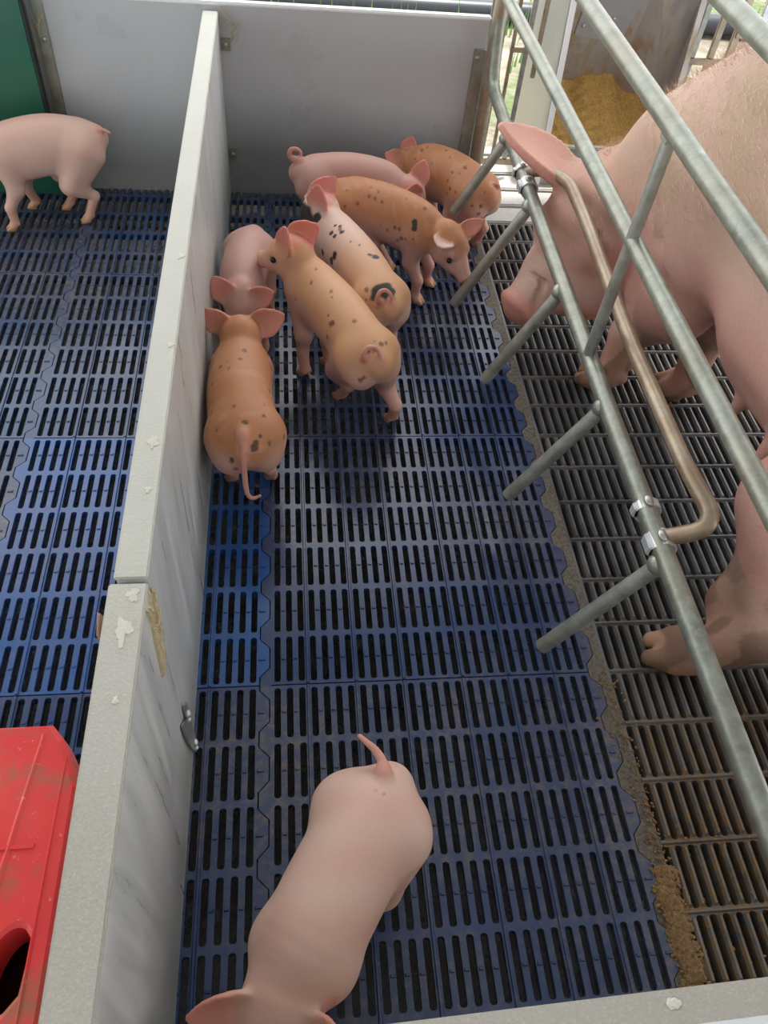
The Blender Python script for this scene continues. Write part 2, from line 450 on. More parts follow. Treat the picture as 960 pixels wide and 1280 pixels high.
# front wall, only its top edge is in view
mb = MB(); ry = lambda x: -.5585+.026*(x-.09)
for (o0, o1, z0, z1, mi_) in ((-.045, 0, 0, .49, 0), (-.050, -.027, .478, .4915, 1)):
    V = [(x, ry(x)+o, z) for z in (z0, z1) for x, o in ((-.104, o0), (1.3, o0), (1.3, o1), (-.104, o1))]
    mb.add(V, [(0,3,2,1),(4,5,6,7),(0,1,5,4),(1,2,6,5),(2,3,7,6),(3,0,4,7)], mi_)
tag(mb.build('wall_front', [M_TOP, M_WHITE]), kind='structure')
mb = MB(); bm_ = bmesh.new(); bmesh.ops.create_icosphere(bm_, subdivisions=2, radius=1)
for v in bm_.verts: v.co = Vector((.363+v.co.x*.007, -.562+v.co.y*.004*(1+.5*math.sin(v.co.x*9)), .4905+v.co.z*.001))
mb.bm(bm_, 0); o = mb.build('dried_splash', [M_SPLAT]); tag(o, 'small whitish splash on the near rail beside the spilled feed', 'splash')

# ================================================================ PARTITION
pt = empty('pen_partition', (-.13, .76, 0), 'long light grey dividing board between the two pens, far section ending at the back wall', 'partition')
mb = MB(); mb.box((-.149, -.112, 0), (-.115, 1.632, .486), 0, .002); mb.build('board', [M_BOARD], pt)
mb = MB(); mb.box((-.1515, -.112, .486), (-.1135, 1.615, .4915), 0, .002); mb.build('top_cap', [M_TOP], pt)
for z in (.41, .12):
    mb = MB(); mb.box((-.114, 1.629, z-.016), (-.089, 1.634, z+.014), 0, .001); mb.build('bracket', [M_GALV], pt)
    mb = MB(); mb.sphere((-.101, 1.628, z), .005, 0, 10, (1, .6, 1)); o = mb.build('bolt', [M_STEEL], pt)
pn = empty('pen_partition', (-.13, -.4, 0), 'near section of the dividing board beside the red lid, with a broken corner and dusty top', 'partition')
# near board with a broken-out corner
prof = [(-.95, 0), (-.95, .484), (-.1155, .484), (-.1155, 0)]
V = [(-.1135, y, z) for y, z in prof] + [(-.1215, y, z) for y, z in prof]; n = len(prof)
mb = MB(); mb.add(V, [tuple(range(n)), tuple(range(2*n-1, n-1, -1))] + [(i, i+n, (i+1) % n+n, (i+1) % n) for i in range(n)], 0)
mb.box((-.151, -.95, 0), (-.146, -.1155, .484), 0)
mb.box((-.146, -.95, .0), (-.1215, -.93, .484), 0)
mb.build('board', [M_BOARD], pn)
FP = [(-.150, .484), (-.146, .45), (-.152, .42), (-.160, .345), (-.152, .332), (-.132, .345), (-.114, .375), (-.102, .42), (-.106, .465), (-.116, .452), (-.124, .484), (-.136, .470)]
mb = MB(); rr = random.Random(4); cy_ = sum(p[0] for p in FP)/len(FP); cz_ = sum(p[1] for p in FP)/len(FP)
FD = []
for i in range(len(FP)):
    for j in range(5):
        t = j/5; y = FP[i][0]*(1-t)+FP[(i+1) % len(FP)][0]*t; z = FP[i][1]*(1-t)+FP[(i+1) % len(FP)][1]*t; FD.append((y+rr.uniform(-.0015, .0015), z+rr.uniform(-.002, .002)))
rings = []
for q, xx in ((1.02, -.1138), (.96, -.1105), (.75, -.1095), (.5, -.112), (.25, -.1095), (.02, -.111)):
    rings.append([(xx+rr.uniform(-.0014, .0014)*(q < 1), cy_+(y-cy_)*q, cz_+(z-cz_)*q) for y, z in FD])
V = [p for r in rings for p in r]; n = len(FD)
mb.add(V, [(i*n+k, i*n+(k+1) % n, (i+1)*n+(k+1) % n, (i+1)*n+k) for i in range(len(rings)-1) for k in range(n)], 0)
fo = mb.build('foam_core', [M_FOAM], pn); fo['label'] = 'ragged yellowish foam showing in the broken corner'
mb = MB(); mb.box((-.1555, -.95, .484), (-.1125, -.1185, .4915), 0, .002); mb.build('top_cap', [M_TOP], pn)
def splash(mb, x, y, r, z, seed, drip=0, n=26):
    rr = random.Random(seed); pts = []
    ph = [rr.uniform(0, 6.28) for _ in range(4)]
    for k in range(n):
        a = 2*PI*k/n; q = r*(1+.22*math.sin(3*a+ph[0])+.15*math.sin(5*a+ph[1])+.1*math.sin(9*a+ph[2]))
        if drip and abs(a-1.5*PI) < .35: q += drip*(1-abs(a-1.5*PI)/.35)
        pts.append((x+q*math.cos(a)*.8, y+q*math.sin(a)*1.1, z))
    b = [(p[0], p[1], z-.0008) for p in pts]
    mb.add([(x, y, z+.0006)]+pts+b, [(0, 1+i, 1+(i+1) % n) for i in range(n)]+[(1+i, 1+n+i, 1+n+(i+1) % n, 1+(i+1) % n) for i in range(n)], 0)
for (x, y, r, d, s, par) in ((-.132, -.178, .011, .014, 3, pn), (-.128, .104, .0085, .008, 5, pt), (-.124, .53, .0075, .0, 8, pt), (-.127, -.135, .008, 0, 6, pn), (-.130, -.262, .004, 0, 9, pn), (-.1265, .02, .0045, 0, 2, pt), (-.122, .30, .005, 0, 4, pt)):
    mb = MB(); splash(mb, x, y, r, .4922, s, d); mb.build('dried_splash', [M_SPLAT], par)
mb = MB()   # peeled plastic tab on the left edge
mb.add([(-.151, -.15, .455), (-.151, -.185, .455), (-.160, -.18, .480), (-.161, -.155, .488), (-.152, -.15, .457), (-.152, -.185, .457), (-.162, -.18, .482), (-.163, -.155, .490)],
       [(0,1,2,3),(7,6,5,4),(0,3,7,4),(1,5,6,2),(3,2,6,7),(0,4,5,1)])
mb.build('peeled_tab', [mat_plain('tab', (.42, .27, .18), .6)], pn)
# steel latch plate bridging the joint low down
br = empty('latch_bracket', (-.108, -.12, .12), 'small steel bracket with two white blobs on the pen side of the partition joint', 'bracket')
mb = MB()
prof = [(-.145, .17), (-.118, .135), (-.108, .16), (-.098, .15), (-.098, .035), (-.112, .0), (-.128, .05), (-.142, .12)]
V = [(-.1118, y, z) for y, z in prof]+[(-.1085, y, z) for y, z in prof]; n = len(prof)
mb.add(V, [tuple(reversed(range(n))), tuple(range(n, 2*n))]+[(i, (i+1) % n, (i+1) % n+n, i+n) for i in range(n)])
mb.build('plate', [M_GALVD], br)
for y, z in ((-.113, .14), (-.112, .035)):
    mb = MB(); mb.sphere((-.1065, y, z), .0065, 0, 10, (.6, 1, 1)); mb.sphere((-.106, y-.006, z-.006), .004, 0, 8); mb.build('bolt', [M_ZINC], br)

# ================================================================ GREEN PANEL AND RED LID
gp = empty('creep_box', (-.85, 1.62, 0), 'dark green plastic panel standing behind the lone piglet in the left pen', 'panel')
mb = MB()
mb.box((-1.3, 1.588, .002), (-.584, 1.6, .56), 0, .003)
mb.build('front_panel', [M_GREEN], gp)
mb = MB(); mb.box((-.584, 1.586, .002), (-.576, 1.606, .56), 0, .003); mb.build('gap_shade', [M_DARK], gp)  # dark strip stands in for the shaded gap beside the green panel

rl = empty('heat_lamp_cover', (-.25, -.5, .4), 'dirty red plastic cover with an oval hole, beside the near partition board', 'cover')
def loft(mb, rings, m=0, cap=True, smooth=False):
    n = len(rings[0]); V = [p for r in rings for p in r]; F = []
    for i in range(len(rings)-1):
        for k in range(n):
            k2 = (k+1) % n; F.append((i*n+k, i*n+k2, (i+1)*n+k2, (i+1)*n+k))
    mb.add(V, F, m, smooth)
# outline of the top, with chamfered corners; oval hole cut near the camera end
OX0, OX1, OY0, OY1, ZT = -.36, -.1575, -.70, -.272, .47
outl = [(OX1, OY0), (OX1, -.337), (OX1-.022, -.289), (OX1-.036, OY1), (OX0+.03, OY1), (OX0, -.30), (OX0, OY0)]
def grow(pts, d):
    cx = sum(p[0] for p in pts)/len(pts); cy = sum(p[1] for p in pts)/len(pts)
    hx = (max(p[0] for p in pts)-min(p[0] for p in pts))/2; hy = (max(p[1] for p in pts)-min(p[1] for p in pts))/2
    return [(cx+(x-cx)*(1+d/hx), cy+(y-cy)*(1+d/hy)) for x, y in pts]
bm_ = bmesh.new()
def ringv(pts, z): return [bm_.verts.new((x, y, z)) for x, y in pts]
def dens(pts, k=6):
    out = []
    for i in range(len(pts)):
        a = pts[i]; b = pts[(i+1) % len(pts)]
        for j in range(k): out.append((a[0]+(b[0]-a[0])*j/k, a[1]+(b[1]-a[1])*j/k))
    return out
hc = (-.195, -.493); hole = [(hc[0]+.019*math.cos(a)+.004*math.sin(a), hc[1]+.033*math.sin(a)) for a in [2*PI*k/42 for k in range(42)]]
o_out = dens(outl, 6)
import itertools
def near_rot(src, ref):
    """start the hole ring at the same bearing as the outline ring"""
    return src
ang = lambda p: math.atan2(p[1]-hc[1], p[0]-hc[0]) % (2*PI)
ang0 = [ang(p) for p in o_out]
hole = [(hc[0]+.019*math.cos(a)+.004*math.sin(a), hc[1]+.033*math.sin(a)) for a in ang0]
levels = [(-.004, ZT-.14), (.0, ZT-.03), (-.002, ZT-.006), (-.008, ZT)]
rv = [ringv(grow(o_out, d), z) for d, z in levels]
rv.append(ringv([(hc[0]+(x-hc[0])*1.15, hc[1]+(y-hc[1])*1.15) for x, y in hole], ZT-.001))
rv.append(ringv(hole, ZT-.004)); rv.append(ringv([(hc[0]+(x-hc[0])*.97, hc[1]+(y-hc[1])*.97) for x, y in hole], ZT-.05))
for a, b in zip(rv[:-1], rv[1:]):
    for i in range(len(a)):
        j = (i+1) % len(a); bm_.faces.new((a[i], a[j], b[j], b[i]))
bmesh.ops.recalc_face_normals(bm_, faces=bm_.faces[:])
mb = MB(); mb.bm(bm_, 0)
# raised ribs moulded across the lid
mb.add([(-.224, -.47, ZT-.0005), (-.221, -.47, ZT+.0018), (-.218, -.47, ZT-.0005), (-.203, -.285, ZT-.0005), (-.200, -.285, ZT+.0018), (-.197, -.285, ZT-.0005)], [(0,1,4,3),(1,2,5,4)], 0)
mb.box((-.35, -.395, ZT-.001), (-.19, -.391, ZT+.0010), 0)
mb.add([(-.180, -.56, ZT-.0005), (-.1785, -.56, ZT+.0012), (-.177, -.56, ZT-.0005), (-.176, -.31, ZT-.0005), (-.1745, -.31, ZT+.0012), (-.173, -.31, ZT-.0005)], [(0,1,4,3),(1,2,5,4)], 0)
mb.build('shell', [M_RED], rl)
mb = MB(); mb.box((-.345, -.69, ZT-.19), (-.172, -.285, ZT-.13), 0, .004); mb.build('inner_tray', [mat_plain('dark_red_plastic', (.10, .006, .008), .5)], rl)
mb = MB(); mb.tube([(-.30, -.6, .0), (-.30, -.6, ZT-.16)], .02); mb.build('leg', [M_GALV], rl)
mb = MB(); mb.tube([(-.30, -.36, .0), (-.30, -.36, ZT-.16)], .02); mb.build('leg', [M_GALV], rl)

for i_, (cx, cz, lab) in enumerate(((-.10, .44, 'wisps of dry straw caught on the back wall beside the partition'), (-.566, .40, 'wisps of dry straw caught at the edge of the green panel'))):
    rr = random.Random(20+i_); mb = MB()
    for k in range(16):
        x = cx+rr.uniform(-.012, .03 if i_ == 0 else .006); z = cz+rr.uniform(-.04, .04); a = rr.uniform(.6, 2.6); l_ = rr.uniform(.02, .05)
        mb.tube([(x, 1.631 if i_ == 0 else 1.622, z), (x+l_*.5*math.cos(a)+.004, 1.622 if i_ == 0 else 1.614, z+l_*.5*math.sin(a)), (x+l_*math.cos(a), 1.630 if i_ == 0 else 1.62, z+l_*math.sin(a))], .0006, 5)
    tag(mb.build('straw', [mat_plain('straw', (.50, .38, .17), .8)]), lab, 'straw', kind='stuff')
# ================================================================ FARROWING CRATE
XC = .60
cr = empty('farrowing_crate', (XC, .5, 0), 'galvanised pipe crate side with horizontal rails and slanting bars, between the piglets and the sow', 'crate')
def rail(name, z, r, y0=-.75, y1=1.585, x=XC, m=M_GALV):
    mb = MB(); mb.tube([(x, y0, z), (x, (y0+y1)/2, z), (x, y1, z)], r, 18); return mb.build(name, [m], cr)
rail('upper_rail', .928, .0135)
rail('upper_rail', .763, .0155)
rail('middle_rail', .583, .0145)
mb = MB(); mb.tube(arc_path([(.606, -.75, .325), (.598, .3, .34), (.603, 1.2, .355), (.606, 1.56, .368), (.606, 1.60, .50), (.606, 1.60, 1.0)], .05, 8), .0160, 16)
mb.build('lower_rail', [M_GALV], cr)
mb = MB(); mb.tube([(.605, 1.602, .0), (.605, 1.602, .5), (.605, 1.602, 1.02)], .019, 16); mb.build('post', [M_RUST], cr)
mb = MB(); mb.tube([(.606, -.74, 0), (.606, -.74, 1.0)], .019, 16); mb.build('post', [M_GALV], cr)
mb = MB(); mb.tube([(XC-.001, .452, .765), (XC-.006, .458, .352)], .0105, 14)
mb.box((XC-.012, .44, .745), (XC+.012, .464, .752)); b_ = mb.build('brace', [M_GALVD], cr)
for q, e in (((.60, 1.279, .364), (.491, 1.279, .158)), ((.602, .988, .350), (.461, .988, .076)), ((.60, .669, .346), (.479, .669, .105)),
             ((.599, .336, .340), (.471, .336, .099)), ((.601, .007, .330), (.47, .007, .087))):
    mb = MB(); mb.tube([q, e], .0128, 16, cap=True)
    mb.sphere((q[0]-.008, q[1], q[2]-.008), .017, 0, 10)      # weld
    mb.build('anti_crush_bar', [M_GALVD], cr)
# adjustable loop clamped to the lower rail
lp = arc_path([(.604, 1.118, .352), (.630, 1.075, .385), (.668, .985, .408), (.665, .80, .408), (.645, .42, .408), (.644, .12, .408), (.660, .015, .400), (.604, .045, .335)], .045, 8)
mb = MB(); mb.tube(lp, .0135, 16); lo = mb.build('adjusting_loop', [M_RUST], cr); lo['label'] = 'bent pipe loop stained pale brown'
def ring(y, z, x, r, wd, name, m=M_ZINC):
    mb = MB(); n = 20; V = []; F = []
    for (yy, rr) in ((-wd, r), (wd, r), (wd, r-.004), (-wd, r-.004)):
        for k in range(n):
            a = 2*PI*k/n; V.append((x+rr*math.cos(a), y+yy, z+rr*math.sin(a)))
    for s_ in range(4):
        for k in range(n):
            k2 = (k+1) % n; F.append((s_*n+k, s_*n+k2, ((s_+1) % 4)*n+k2, ((s_+1) % 4)*n+k))
    mb.add(V, F, 0, False)
    mb.box((x-.024, y-wd, z-.010), (x-.014, y+wd, z+.010), 0, .002)
    o = mb.build(name, [m], cr)
    mb = MB(); mb.sphere((x-.004, y, z+r+.001), .0085, 0, 12, (.9, 1.3, .5)); mb.build('bolt', [M_STEEL], o)
    return o
ring(1.12, .353, .604, .021, .007, 'clamp'); ring(1.055, .352, .604, .0205, .016, 'clamp')
ring(.105, .332, .602, .0215, .008, 'clamp'); ring(.038, .331, .603, .0215, .015, 'clamp')

# gate bars beside the feeder
def bars(name, loc, label, xs, z0, z1, y, rr, cross, m):
    g = empty(name, loc, label, 'gate')
    for x, w_, mm, zb, zt in xs:
        mb = MB(); mb.box((x-w_, y-.006, zb), (x+w_, y+.006, zt), 0, .002); mb.build('upright', [mm], g)
    for (x0, x1, z, t, mm) in cross:
        mb = MB(); mb.box((x0, y-.008, z-t), (x1, y+.008, z+t), 0, .002); mb.build('crossbar', [mm], g)
    return g
bars('crate_gate', (.70, 1.80, 0), 'narrow stained steel gate of upright bars between the back wall and the feeder',
     [(.634, .007, M_GALVD, .0, .62), (.672, .005, M_GALVD, .04, .62), (.706, .005, M_RUST, .04, .62), (.748, .007, M_GALVD, .04, .62), (.782, .007, M_RUST, .30, .62)],
     0, 0, 1.80, 0, [(.625, .80, .045, .010, M_RUST), (.700, .79, .375, .007, M_RUST)], M_RUST)
bars('crate_gate', (1.34, 1.80, 0), 'stained steel gate with leaning bars behind the back of the sow',
     [(1.252, .009, M_GALVD, .0, .70), (1.31, .010, M_RUST, .0, .75), (1.365, .011, M_RUST, .0, .80), (1.43, .012, M_ZINC, 0, .8)],
     0, 0, 1.80, 0, [(1.24, 1.60, .37, .010, M_RUST), (1.36, 1.48, .45, .013, M_RUST), (1.24, 1.6, .02, .01, M_RUST)], M_RUST)

# ================================================================ FEEDER
fd = empty('sow_feeder', (1.03, 1.88, 0), 'steel sow feeder with a riveted hopper plate, at the end of the crate', 'feeder')
def side(name, x0, x1, mats):
    prof = [(1.735, .0), (1.735, .16), (1.80, .62), (2.10, .62), (2.10, .0)]; n = 5
    V = [(x0, y, z) for y, z in prof]+[(x1, y, z) for y, z in prof]
    mb = MB(); mb.add(V, [tuple(reversed(range(n))), tuple(range(n, 2*n))]+[(i, (i+1) % n, (i+1) % n+n, i+n) for i in range(n)], 0)
    xm = x1 if x0 < 1 else x0
    mb.box((xm-.010, 1.728, .0), (xm+.006, 1.736, .16), 1, .001)
    mb.add([(xm-.010, 1.728, .16), (xm+.006, 1.728, .16), (xm+.006, 1.793, .62), (xm-.010, 1.793, .62), (xm-.010, 1.740, .16), (xm+.006, 1.740, .16), (xm+.006, 1.805, .62), (xm-.010, 1.805, .62)],
           [(0,1,2,3),(7,6,5,4),(0,3,7,4),(1,5,6,2)], 1)
    return mb.build(name, mats, fd)
side('side_panel', .842, .852, [M_SIDE, M_WHITE]); side('side_panel', 1.225, 1.235, [M_HOPPER, M_HOPPER])
mb = MB(); mb.add([(.852, 1.945, .20), (1.09, 1.945, .20), (1.09, 1.80, .62), (.852, 1.80, .62), (.852, 1.949, .205), (1.09, 1.949, .205), (1.09, 1.804, .625), (.852, 1.804, .625)],
                  [(0,1,2,3),(7,6,5,4),(0,4,5,1),(3,2,6,7)], 0)
mb.add([(1.09, 1.945, .20), (1.225, 1.86, .14), (1.225, 1.77, .62), (1.09, 1.80, .62)], [(0,1,2,3),(3,2,1,0)], 0)
mb.build('hopper_plate', [M_HOPPER], fd)
mb = MB()
def hp(x, t, off=-.003): return (x, 1.945-(1.945-1.80)*t+off, .20+.42*t+off*.35)
mb.add([hp(.905, .47), hp(1.055, .42), hp(1.075, 1), hp(.905, 1), hp(.905, .47, 0), hp(1.055, .42, 0), hp(1.075, 1, 0), hp(.905, 1, 0)], [(0,1,2,3),(7,6,5,4),(0,4,5,1),(1,5,6,2),(3,7,4,0)], 0)
cp = mb.build('cover_plate', [mat_plain('clean_steel', (.42, .42, .42), .4, .5, .15)], fd)
for x, t in ((.922, .54), (.955, .62), (1.005, .60), (1.045, .50)):
    q = hp(x, t, -.005); mb = MB(); mb.sphere(q, .0055, 0, 10, (1, .5, 1)); mb.build('rivet', [M_STEEL], cp)
mb = MB(); mb.box((.852, 1.735, .0), (1.225, 1.745, .125), 0); mb.box((.850, 1.728, .119), (1.227, 1.75, .131), 0, .003); mb.box((.852, 1.745, .0), (1.225, 2.095, .02), 0)
mb.build('trough', [M_GALVD], fd)
mb = MB(); mb.box((.852, 2.09, .02), (1.225, 2.10, .62)); mb.build('back_panel', [M_HOPPER], fd)
nx, ny = 46, 40; V = []; F = []
for j in range(ny):
    for i in range(nx):
        x = .853+i*(.371)/(nx-1); t = j/(ny-1); y = 1.746+.205*t
        wav = .018*math.sin(x*38)+.012*math.sin(x*71+1)
        z = .118+(.175+wav)*t**1.15+.003*math.sin(x*190+y*130)+.002*math.sin(y*210-x*60)
        if t < .3 and x < .93: z += .012*(1-t/.3)
        V.append((x, y, z))
for j in range(ny-1):
    for i in range(nx-1): q = j*nx+i; F.append((q, q+1, q+nx+1, q+nx))
k = len(V); V += [(V[i][0], V[i][1], .03) for i in range(nx)]
for i in range(nx-1): F.append((i, k+i, k+i+1, i+1))
mb = MB(); mb.add(V, F, 0, True); tag(mb.build('yellow_feed', [M_FEED]), 'heap of yellow ground feed filling the feeder trough', 'feed', kind='stuff')

# spilled feed on the edge of the grate
bm_ = bmesh.new(); rr = random.Random(11)
def crumbs(n, fx, rmin=.0012, rmax=.0035):
    for i in range(n):
        x, y = fx(rr); r = rr.uniform(rmin, rmax)
        M = Matrix.Translation((x, y, .001+r*.4)) @ Matrix.Rotation(rr.uniform(0, 3), 4, 'Z') @ Matrix.Diagonal((r*rr.uniform(.8, 1.7), r, r*.7, 1))
        bmesh.ops.create_icosphere(bm_, subdivisions=1, radius=1, matrix=M)
crumbs(1500, lambda q: (.606+q.gauss(0, .0085), -.41+q.uniform(-.085, .075)))
crumbs(260, lambda q: (.606+q.gauss(0, .010), q.uniform(-.36, .0)), .001, .0025)
crumbs(220, lambda q: (P*(29.2+q.randint(0, 18))+q.gauss(0, .0022), -.5+abs(q.gauss(0, .2))), .001, .0025)
V = []; 
mb = MB(); mb.bm(bm_, 0)
nx, ny = 14, 40; V = []; F = []
for j in range(ny):
    for i in range(nx):
        x = .584+i*.042/(nx-1); y = -.49+j*.15/(ny-1); e = min(i, nx-1-i)/4; e = min(1, e)*min(1, (ny-1-j)/8)
        V.append((x+.004*math.sin(y*90), y, -.002+e*(.006+.003*rr.random())))
for j in range(ny-1):
    for i in range(nx-1): q = j*nx+i; F.append((q, q+1, q+nx+1, q+nx))
mb.add(V, F, 0, True)
tag(mb.build('spilled_feed', [M_SPILL]), 'brown crumbs of spilled feed between the blue slats and the black grate near the front rail', 'feed', kind='stuff')

# outside: black pipe, tufts of grass and twigs
mb = MB(); mb.tube([(-4, 3.30, -.01), (1.5, 3.30, -.01), (7, 3.30, -.01)], .045, 20)
tag(mb.build('drain_pipe', [M_PIPE]), 'thick black plastic pipe lying on the ground outside beyond the back wall', 'pipe')
rr = random.Random(5); V = []; F = []
for i in range(7000):
    x = rr.uniform(-3, 6); y = rr.choice([rr.uniform(2.7, 3.22), rr.uniform(3.4, 6.5)])
    if y < 3.25 and rr.random() < .6: continue
    if math.sin(x*2.3)+math.sin(x*5.1+1)+rr.uniform(-1, 1) < -.3: continue
    h = rr.uniform(.04, .16); a = rr.uniform(0, 6.28); w_ = .006; l_ = rr.uniform(0, .08) if y > 3.4 else rr.uniform(0, .03)
    b = len(V); dx, dy = math.cos(a)*w_, math.sin(a)*w_
    V += [(x-dx, y-dy, -.06), (x+dx, y+dy, -.06), (x+math.cos(a+1)*l_, y+math.sin(a+1)*l_, -.06+h)]
    F.append((b, b+1, b+2))
mb = MB(); mb.add(V, F, 0); tag(mb.build('grass', [M_GRASS]), 'sunlit green grass and weeds on the ground outside', 'grass', kind='stuff')
for i, (x, y, a, l_) in enumerate([(1.35, 2.6, .4, .35), (1.2, 3.0, -.3, .5), (1.75, 2.55, 1.1, .3), (.5, 2.95, .1, .4), (1.9, 2.95, .2, .6)]):
    mb = MB(); mb.tube([(x, y, -.05), (x+l_*.5*math.cos(a), y+l_*.5*math.sin(a)+.02, -.045), (x+l_*math.cos(a), y+l_*math.sin(a), -.05)], [.008, .006, .003], 8)
    tag(mb.build('twig', [M_RUST]), 'dry brown twig on the pale ground outside, seen past the gate bars', 'twig', 'twigs on the ground outside')
# ================================================================ PIGS: one continuous surface each, grown from a smooth distance field
class Field:
    def __init__(s, lo, hi, h):
        s.h = h; s.lo = np.array(lo, float); s.n = np.ceil((np.array(hi)-s.lo)/h).astype(int)+1
        s.ax = [s.lo[i]+h*np.arange(s.n[i]) for i in range(3)]
        s.f = np.full(s.n, .06, np.float32)
    def sub(s, lo, hi):
        a = np.maximum(0, np.floor((np.array(lo)-s.lo)/s.h).astype(int)); b = np.minimum(s.n, np.ceil((np.array(hi)-s.lo)/s.h).astype(int)+1)
        if (b <= a).any(): return None, None
        sl = tuple(slice(a[i], b[i]) for i in range(3))
        g = np.stack(np.meshgrid(*[s.ax[i][sl[i]] for i in range(3)], indexing='ij'), -1)
        return sl, g
    def comb(s, sl, d, k, op):
        f = s.f[sl]
        if op == 'sub':
            d = -d; h = np.maximum(k-np.abs(f-d), 0)/k; s.f[sl] = np.maximum(f, d)+h*h*k/4
        else:
            h = np.maximum(k-np.abs(f-d), 0)/k; s.f[sl] = np.minimum(f, d)-h*h*k/4
    def cone(s, a, b, ra, rb, k=.01, L=None, qa=1., qb=1., op='add'):
        a = np.array(a, float); b = np.array(b, float); m = max(ra*max(qa, 1), rb*max(qb, 1))+k+s.h*3
        sl, g = s.sub(np.minimum(a, b)-m, np.maximum(a, b)+m)
        if sl is None: return
        ab = b-a; t = np.clip(((g-a)@ab)/max(ab@ab, 1e-12), 0, 1)
        v = g-a-t[..., None]*ab
        if L is not None:
            q = qa+(qb-qa)*t; lv = v@L; d = np.sqrt(np.maximum((v*v).sum(-1)-lv*lv+(lv/q)**2, 0))
        else: d = np.sqrt((v*v).sum(-1))
        s.comb(sl, d-(ra+(rb-ra)*t), k, op)
    def ball(s, c, r, k=.01, op='add'): s.cone(c, c, r, r, k, op=op)
    def leaf(s, base, A, N, length, width, thick, cup=6., bend=0., k=.006):
        """a cupped ear: A = direction to the tip, N = way the hollow faces"""
        A = np.array(A, float); A /= np.linalg.norm(A); N = np.array(N, float); N -= A*(N@A); N /= np.linalg.norm(N); B = np.cross(N, A)
        base = np.array(base, float); m = length*1.2
        sl, g = s.sub(base-m, base+m)
        if sl is None: return A, N, B
        v = g-base; a = v@A; b = v@B; c = v@N
        t = np.clip(a/length, -.2, 1.05)
        wd = width*np.clip(np.where(t < .38, .62+.38*np.sin(np.clip(t/.38, 0, 1)*PI/2), np.cos(np.clip((t-.38)/.64, 0, 1)*PI/2)**.8), .02, 1)
        c2 = c-cup*b*b-bend*a*a+cup*width*width*.25
        ex = np.maximum(np.abs(b)-wd, 0); ea = np.maximum(np.maximum(a-length, -a-.01), 0)
        th = thick*(1.25-.75*np.clip(t, 0, 1))
        d = np.sqrt(ex**2+ea**2+np.maximum(np.abs(c2)-th*.5, 0)**2)-th*.5
        s.comb(sl, d.astype(np.float32), k, 'add')
        return A, N, B
    def mesh(s):
        f = s.f; S = f < 0; nx, ny, nz = s.n
        c = np.zeros((nx-1, ny-1, nz-1), int); offs = [(i, j, k) for i in (0, 1) for j in (0, 1) for k in (0, 1)]
        for i, j, k in offs: c += S[i:nx-1+i, j:ny-1+j, k:nz-1+k]
        act = (c > 0) & (c < 8); idx = -np.ones(act.shape, int); ids = np.argwhere(act); idx[act] = np.arange(len(ids))
        acc = np.zeros((len(ids), 3)); cnt = np.zeros(len(ids))
        for p in offs:
            for ax in range(3):
                if p[ax]: continue
                q = list(p); q[ax] = 1
                fa = f[ids[:, 0]+p[0], ids[:, 1]+p[1], ids[:, 2]+p[2]].astype(float); fb = f[ids[:, 0]+q[0], ids[:, 1]+q[1], ids[:, 2]+q[2]].astype(float)
                x = (fa < 0) != (fb < 0); t = np.where(x, fa/np.where(x, fa-fb, 1), 0)
                pos = np.tile(np.array(p, float), (len(ids), 1)); pos[:, ax] = t
                acc += pos*x[:, None]; cnt += x
        V = s.lo+(ids+acc/cnt[:, None])*s.h
        Fs = []
        for ax in range(3):
            u, v = (ax+1) % 3, (ax+2) % 3
            n = [nx, ny, nz]; sl0 = [slice(0, n[i]) for i in range(3)]; sl1 = list(sl0)
            sl0[ax] = slice(0, n[ax]-1); sl1[ax] = slice(1, n[ax])
            e = np.argwhere(S[tuple(sl0)] != S[tuple(sl1)])
            e = e[(e[:, u] > 0) & (e[:, v] > 0) & (e[:, u] < n[u]-1) & (e[:, v] < n[v]-1)]
            sg = S[e[:, 0], e[:, 1], e[:, 2]]
            def at(du, dv):
                q = e.copy(); q[:, u] += du; q[:, v] += dv; return idx[q[:, 0], q[:, 1], q[:, 2]]
            Q = np.stack([at(-1, -1), at(0, -1), at(0, 0), at(-1, 0)], 1)
            Q[~sg] = Q[~sg][:, ::-1]
            Fs.append(Q)
        return V, np.concatenate(Fs)

def smooth_verts(V, F, it=2, lam=.5):
    e = np.concatenate([F[:, [0, 1]], F[:, [1, 2]], F[:, [2, 3]], F[:, [3, 0]]])
    for _ in range(it):
        for lm in (lam, -lam*.9):
            a = np.zeros_like(V); c = np.zeros(len(V))
            for i, j in ((0, 1), (1, 0)):
                for d in range(3): a[:, d] += np.bincount(e[:, i], V[e[:, j], d], len(V))
                c += np.bincount(e[:, i], minlength=len(V))
            V = V+lm*(a/c[:, None]-V)
    return V

def catmull(P_, n):
    P_ = np.array(P_, float); out = []
    Q = np.vstack([2*P_[0]-P_[1], P_, 2*P_[-1]-P_[-2]])
    for i in range(1, len(Q)-2):
        for k in range(n):
            t = k/n; a, b, c, d = Q[i-1], Q[i], Q[i+1], Q[i+2]
            out.append(.5*(2*b+(c-a)*t+(2*a-5*b+4*c-d)*t*t+(3*b-3*c+d-a)*t**3))
    out.append(P_[-1]); return np.array(out)

def vnoise(V, sc, seed=0):
    """cheap smooth 3d noise in 0..1"""
    r = np.random.RandomState(seed); o = np.zeros(len(V))
    for k in range(7):
        d = r.randn(3); d /= np.linalg.norm(d); o += np.sin(V@d*sc*r.uniform(.7, 1.8)+r.uniform(0, 6.28))*(.9**k)
    return np.clip(.5+o/6.5, 0, 1)

